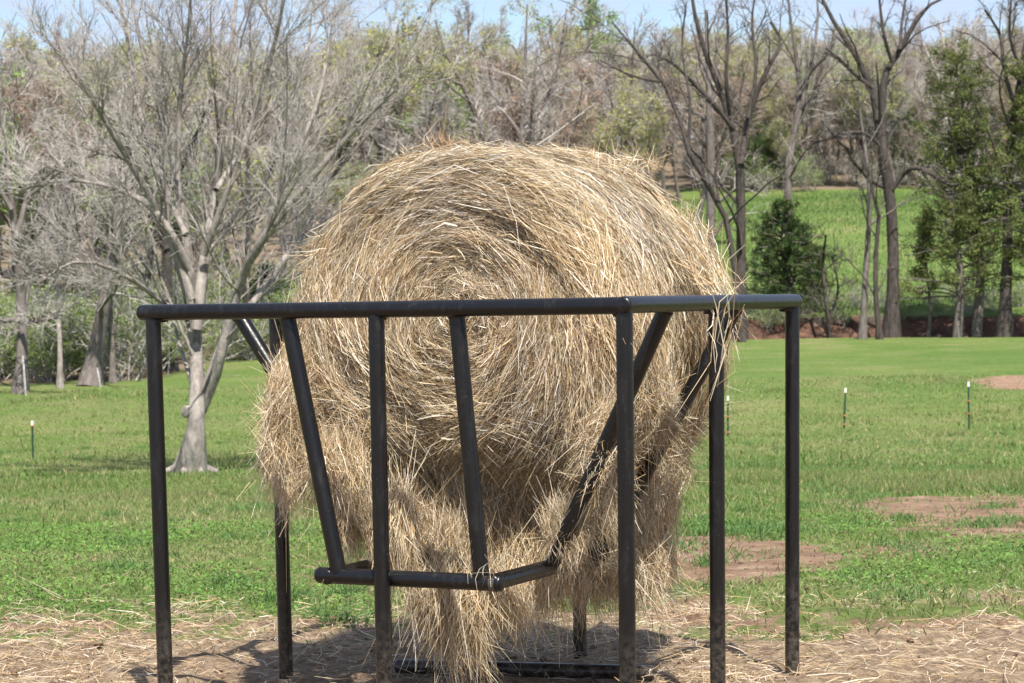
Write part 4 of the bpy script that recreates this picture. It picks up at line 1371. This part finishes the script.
stand(30, -90, 265, 96, 150, 0.9, (0.49, 0.26, 0.06, 0.19))
stand(50, -90, 480, 150, 240, 1.16, (0.39, 0.38, 0.08, 0.15))
stand(24, 420, 700, 125, 230, 1.08, (0.27, 0.52, 0.08, 0.13))
stand(64, -60, 720, 235, 330, 1.22, (0.37, 0.38, 0.14, 0.11))
stand(64, 690, 1100, 234, 275, 1.06, (0.45, 0.30, 0.12, 0.13))
stand(44, 690, 1100, 275, 340, 1.12, (0.41, 0.32, 0.16, 0.11))
stand(40, -60, 1090, 340, 420, 1.12, (0.43, 0.32, 0.14, 0.11))
stand(50, -60, 690, 236, 400, 0.55, (0.35, 0.34, 0.12, 0.19), 0.25)
stand(70, 690, 1090, 234, 300, 0.52, (0.35, 0.28, 0.16, 0.21), 0.2)
stand(40, 690, 1090, 300, 400, 0.62, (0.39, 0.28, 0.16, 0.17), 0.25)
stand(34, -60, 480, 115, 200, 0.5, (0.29, 0.30, 0.06, 0.35), 0.25)
for X, d, s, kd in spots:
    me = KINDS[kd][rw.integers(0, len(KINDS[kd]))]
    o = obj(WLAB[kd][0], me, loc=(X, d, float(gz(X, d)) - 0.1))
    o.rotation_euler = (rw.normal(0, .03), rw.normal(0, .03), rw.uniform(0, 6.28))
    o.scale = (s * rw.uniform(.9, 1.1), s * rw.uniform(.9, 1.1), s)
    px_ = 512 + X / d * F
    where = ('the wood behind the lawn tree' if px_ < 330 else 'the wood behind the bale' if px_ < 720 else 'the wood above the far meadow')
    size_ = 'short young ' if s < 0.7 else 'full grown ' if d < 235 else 'distant '
    tag(o, size_ + WLAB[kd][1] + where, 'tree', size_ + where.replace('the wood', 'trees of the wood', 1) + ', ' + {'bare': 'bare', 'bud': 'budding',
                                 'red': 'reddish', 'green': 'leafing'}[kd])


# brush under the trees
def brush_kind(name, seed, H, cols, leafn, msz):
    rng = np.random.default_rng(seed)
    ns = 11
    D = np.stack([rng.normal(0, .4, ns), rng.normal(0, .4, ns), np.ones(ns)], -1)
    P = np.empty((ns, 5, 3))
    P[:, 0] = rng.normal(0, .2, (ns, 3)) * (1, 1, 0)
    L = H * rng.uniform(.6, 1.1, ns)
    for s in range(1, 5):
        D = unit(D + rng.normal(0, .15, (ns, 3)))
        P[:, s] = P[:, s - 1] + D * (L / 4)[:, None]
    R = np.linspace(.022, .009, 5)[None].repeat(ns, 0)
    a = sprout(rng, P, R, 8, .2, .4, (.3, 1.2), 45, 4, .2, .05, .6, .009)
    b_ = sprout(rng, *a, 4, .2, .5, (.2, .7), 45, 3, .2, .03, .6, .007)
    V, Q = tubes([(P, R, 4), (*a, 3), (*b_, 3)])
    lv_, lq_, lc_ = leaf_cards(rng, b_[0], leafn, msz, .12, cols)
    fm = np.concatenate([np.zeros(len(Q), int), np.ones(len(lq_), int)])
    return mesh_np(name, np.concatenate([V, lv_]), np.concatenate([Q, lq_ + len(V)]), mats=[M['twig_grey'], M['leaf']],
                   col=np.concatenate([np.ones((len(V), 3)), lc_]), fmat=fm)


BR_G = [brush_kind('leafy_brush', 401 + k, 2.2 + .5 * k, np.array([(0.19, 0.26, 0.07), (0.13, 0.19, 0.05), (0.26, 0.33, 0.11)]), 6, .085) for k in range(2)]
BR_B = [brush_kind('twiggy_brush', 411 + k, 2.0 + .6 * k, np.array([(0.24, 0.24, 0.10), (0.28, 0.24, 0.14)]), 1, .08) for k in range(2)]


def brush(n, x0, x1, d0, d1, green, sc=1.0, grp='brush under the left trees', lab='left tree line'):
    for _ in range(n):
        d = rw.uniform(d0, d1)
        X = (rw.uniform(x0, x1) - 512) / F * d
        isg = rw.random() < green
        me = (BR_G if isg else BR_B)[rw.integers(0, 2)]
        o = obj('leafy_brush' if isg else 'twiggy_brush', me, loc=(X, d, float(gz(X, d)) - .05))
        s = sc * rw.uniform(.6, 1.25)
        o.scale = (s * 1.25, s * 1.25, s)
        o.rotation_euler = (0, 0, rw.uniform(0, 6.28))
        tag(o, ('low shrub in fresh green leaf in the brush under the ' if isg else 'bare twiggy shrub in the brush under the ') + lab, 'shrub',
            ('green ' if isg else 'bare ') + grp)


brush(46, -60, 150, 79, 92, .55)
brush(30, 120, 300, 90, 105, .55)
brush(34, -60, 330, 95, 125, .55, 1.3)
brush(54, 690, 1090, 231, 256, .35, 1.7, 'brush at the back of the meadow', 'trees behind the far meadow')
brush(46, 690, 1090, 103.5, 109, .3, .5, 'brush along the creek bank', 'creek bank trees')
brush(16, 440, 700, 112, 135, .5, 1.2, 'brush behind the bale', 'trees behind the bale')

# ------------------------------------------------------------------ fence posts
m, nd, ln, b = material('green_post_paint', 0.6, 0.3)
b.inputs['Base Color'].default_value = (0.02, 0.055, 0.035, 1)
M['postgreen'] = m
m, nd, ln, b = material('white_paint', 0.6, 0.3)
b.inputs['Base Color'].default_value = (0.75, 0.74, 0.7, 1)
M['white'] = m
m, nd, ln, b = material('orange_insulator', 0.5, 0.4)
b.inputs['Base Color'].default_value = (0.5, 0.15, 0.07, 1)
M['orange'] = m
m, nd, ln, b = material('weathered_white_stake', 0.8, 0.2)
tc = nd.new('ShaderNodeTexCoord').outputs['Object']
ln.new(n_ramp(nd, ln, n_noise(nd, ln, tc, 9, 5, .6), [(.35, (0.24, 0.23, 0.22)), (.6, (0.46, 0.45, 0.44))]), b.inputs['Base Color'])
M['stake'] = m


def boxes(lst):
    V, Q = [], []
    for (cx, cy, cz_, sx, sy, sz) in lst:
        b_ = np.array([(-1, -1, -1), (1, -1, -1), (1, 1, -1), (-1, 1, -1), (-1, -1, 1), (1, -1, 1), (1, 1, 1), (-1, 1, 1)]) * .5
        Q.append(np.array([(0, 3, 2, 1), (4, 5, 6, 7), (0, 1, 5, 4), (1, 2, 6, 5), (2, 3, 7, 6), (3, 0, 4, 7)]) + 8 * len(V))
        V.append(b_ * (sx, sy, sz) + (cx, cy, cz_))
    return np.concatenate(V), np.concatenate(Q)


def t_post(label, x, ybot, ytop, rings, lean=0.0, name='fence_post'):
    g = hit(x, ybot)
    H = at(x, ytop, g[1])[2] - g[2]
    o = empty(name, g)
    o.rotation_euler = (0, lean, 0)
    # T section: flange, stem and studs
    studs = [(0, -.012, z, .014, .012, .02) for z in np.arange(.08, H - .18, .055)]
    v, q = boxes([(0, 0, H / 2 - .2, .042, .008, H + .2), (0, .022, H / 2 - .2, .008, .036, H + .2)] + studs)
    obj('post', mesh_np('post', v, q, mats=[M['postgreen']], smooth=False), o)
    v, q = boxes([(0, 0.004, H - .03, .046, .046, .11)])
    obj('white_cap', mesh_np('white_cap', v, q, mats=[M['white']], smooth=False), o)
    for z in rings:
        v, q = boxes([(0, -.004, z * H, .05, .04, .035), (0, -.04, z * H, .02, .05, .02)])
        obj('insulator', mesh_np('insulator', v, q, mats=[M['orange']], smooth=False), o)
    return tag(o, label, 'fence post', 'thin fence posts across the pasture')


t_post('thin green post with white cap closest to the feeder right side', 728, 436, 397, (.5, .1), 0.01)
t_post('thin white capped post with two orange insulators, middle of the right three', 844, 429, 389, (.34, .12), 0.05)
t_post('tallest thin white capped post at right of the pasture', 969, 430, 383, (.62, .35), 0.0)
t_post('lone thin white capped post on the left lawn', 33, 459, 422, (.9,), 0.0)
t_post('dark green post in front of the left tree line brush', 140, 381, 345, (), 0.0)


def stake(label, pxs, d, w=0.065):
    g = at(pxs[0][0], pxs[0][1], d)
    g[2] = float(gz(g[0], g[1]))
    t_ = at(pxs[1][0], pxs[1][1], d)
    v, q = tubes([(np.array([[(0, 0, -.1), (t_ - g) * .5, (t_ - g), (t_ - g) * 1.01]]), np.array([[w * .5, w * .5, w * .48, w * .2]]), 6)])
    o = obj('wooden_stake', mesh_np('wooden_stake', v, q, mats=[M['stake']]), loc=g)
    tag(o, label, 'stake', 'white stakes at the left tree line')


stake('whitish stake leaning by the far left tree trunk', ((26, 400), (23, 356)), 73.0)
stake('short whitish stake right of the thick leaning trunk', ((101, 390), (97, 368)), 76.0)
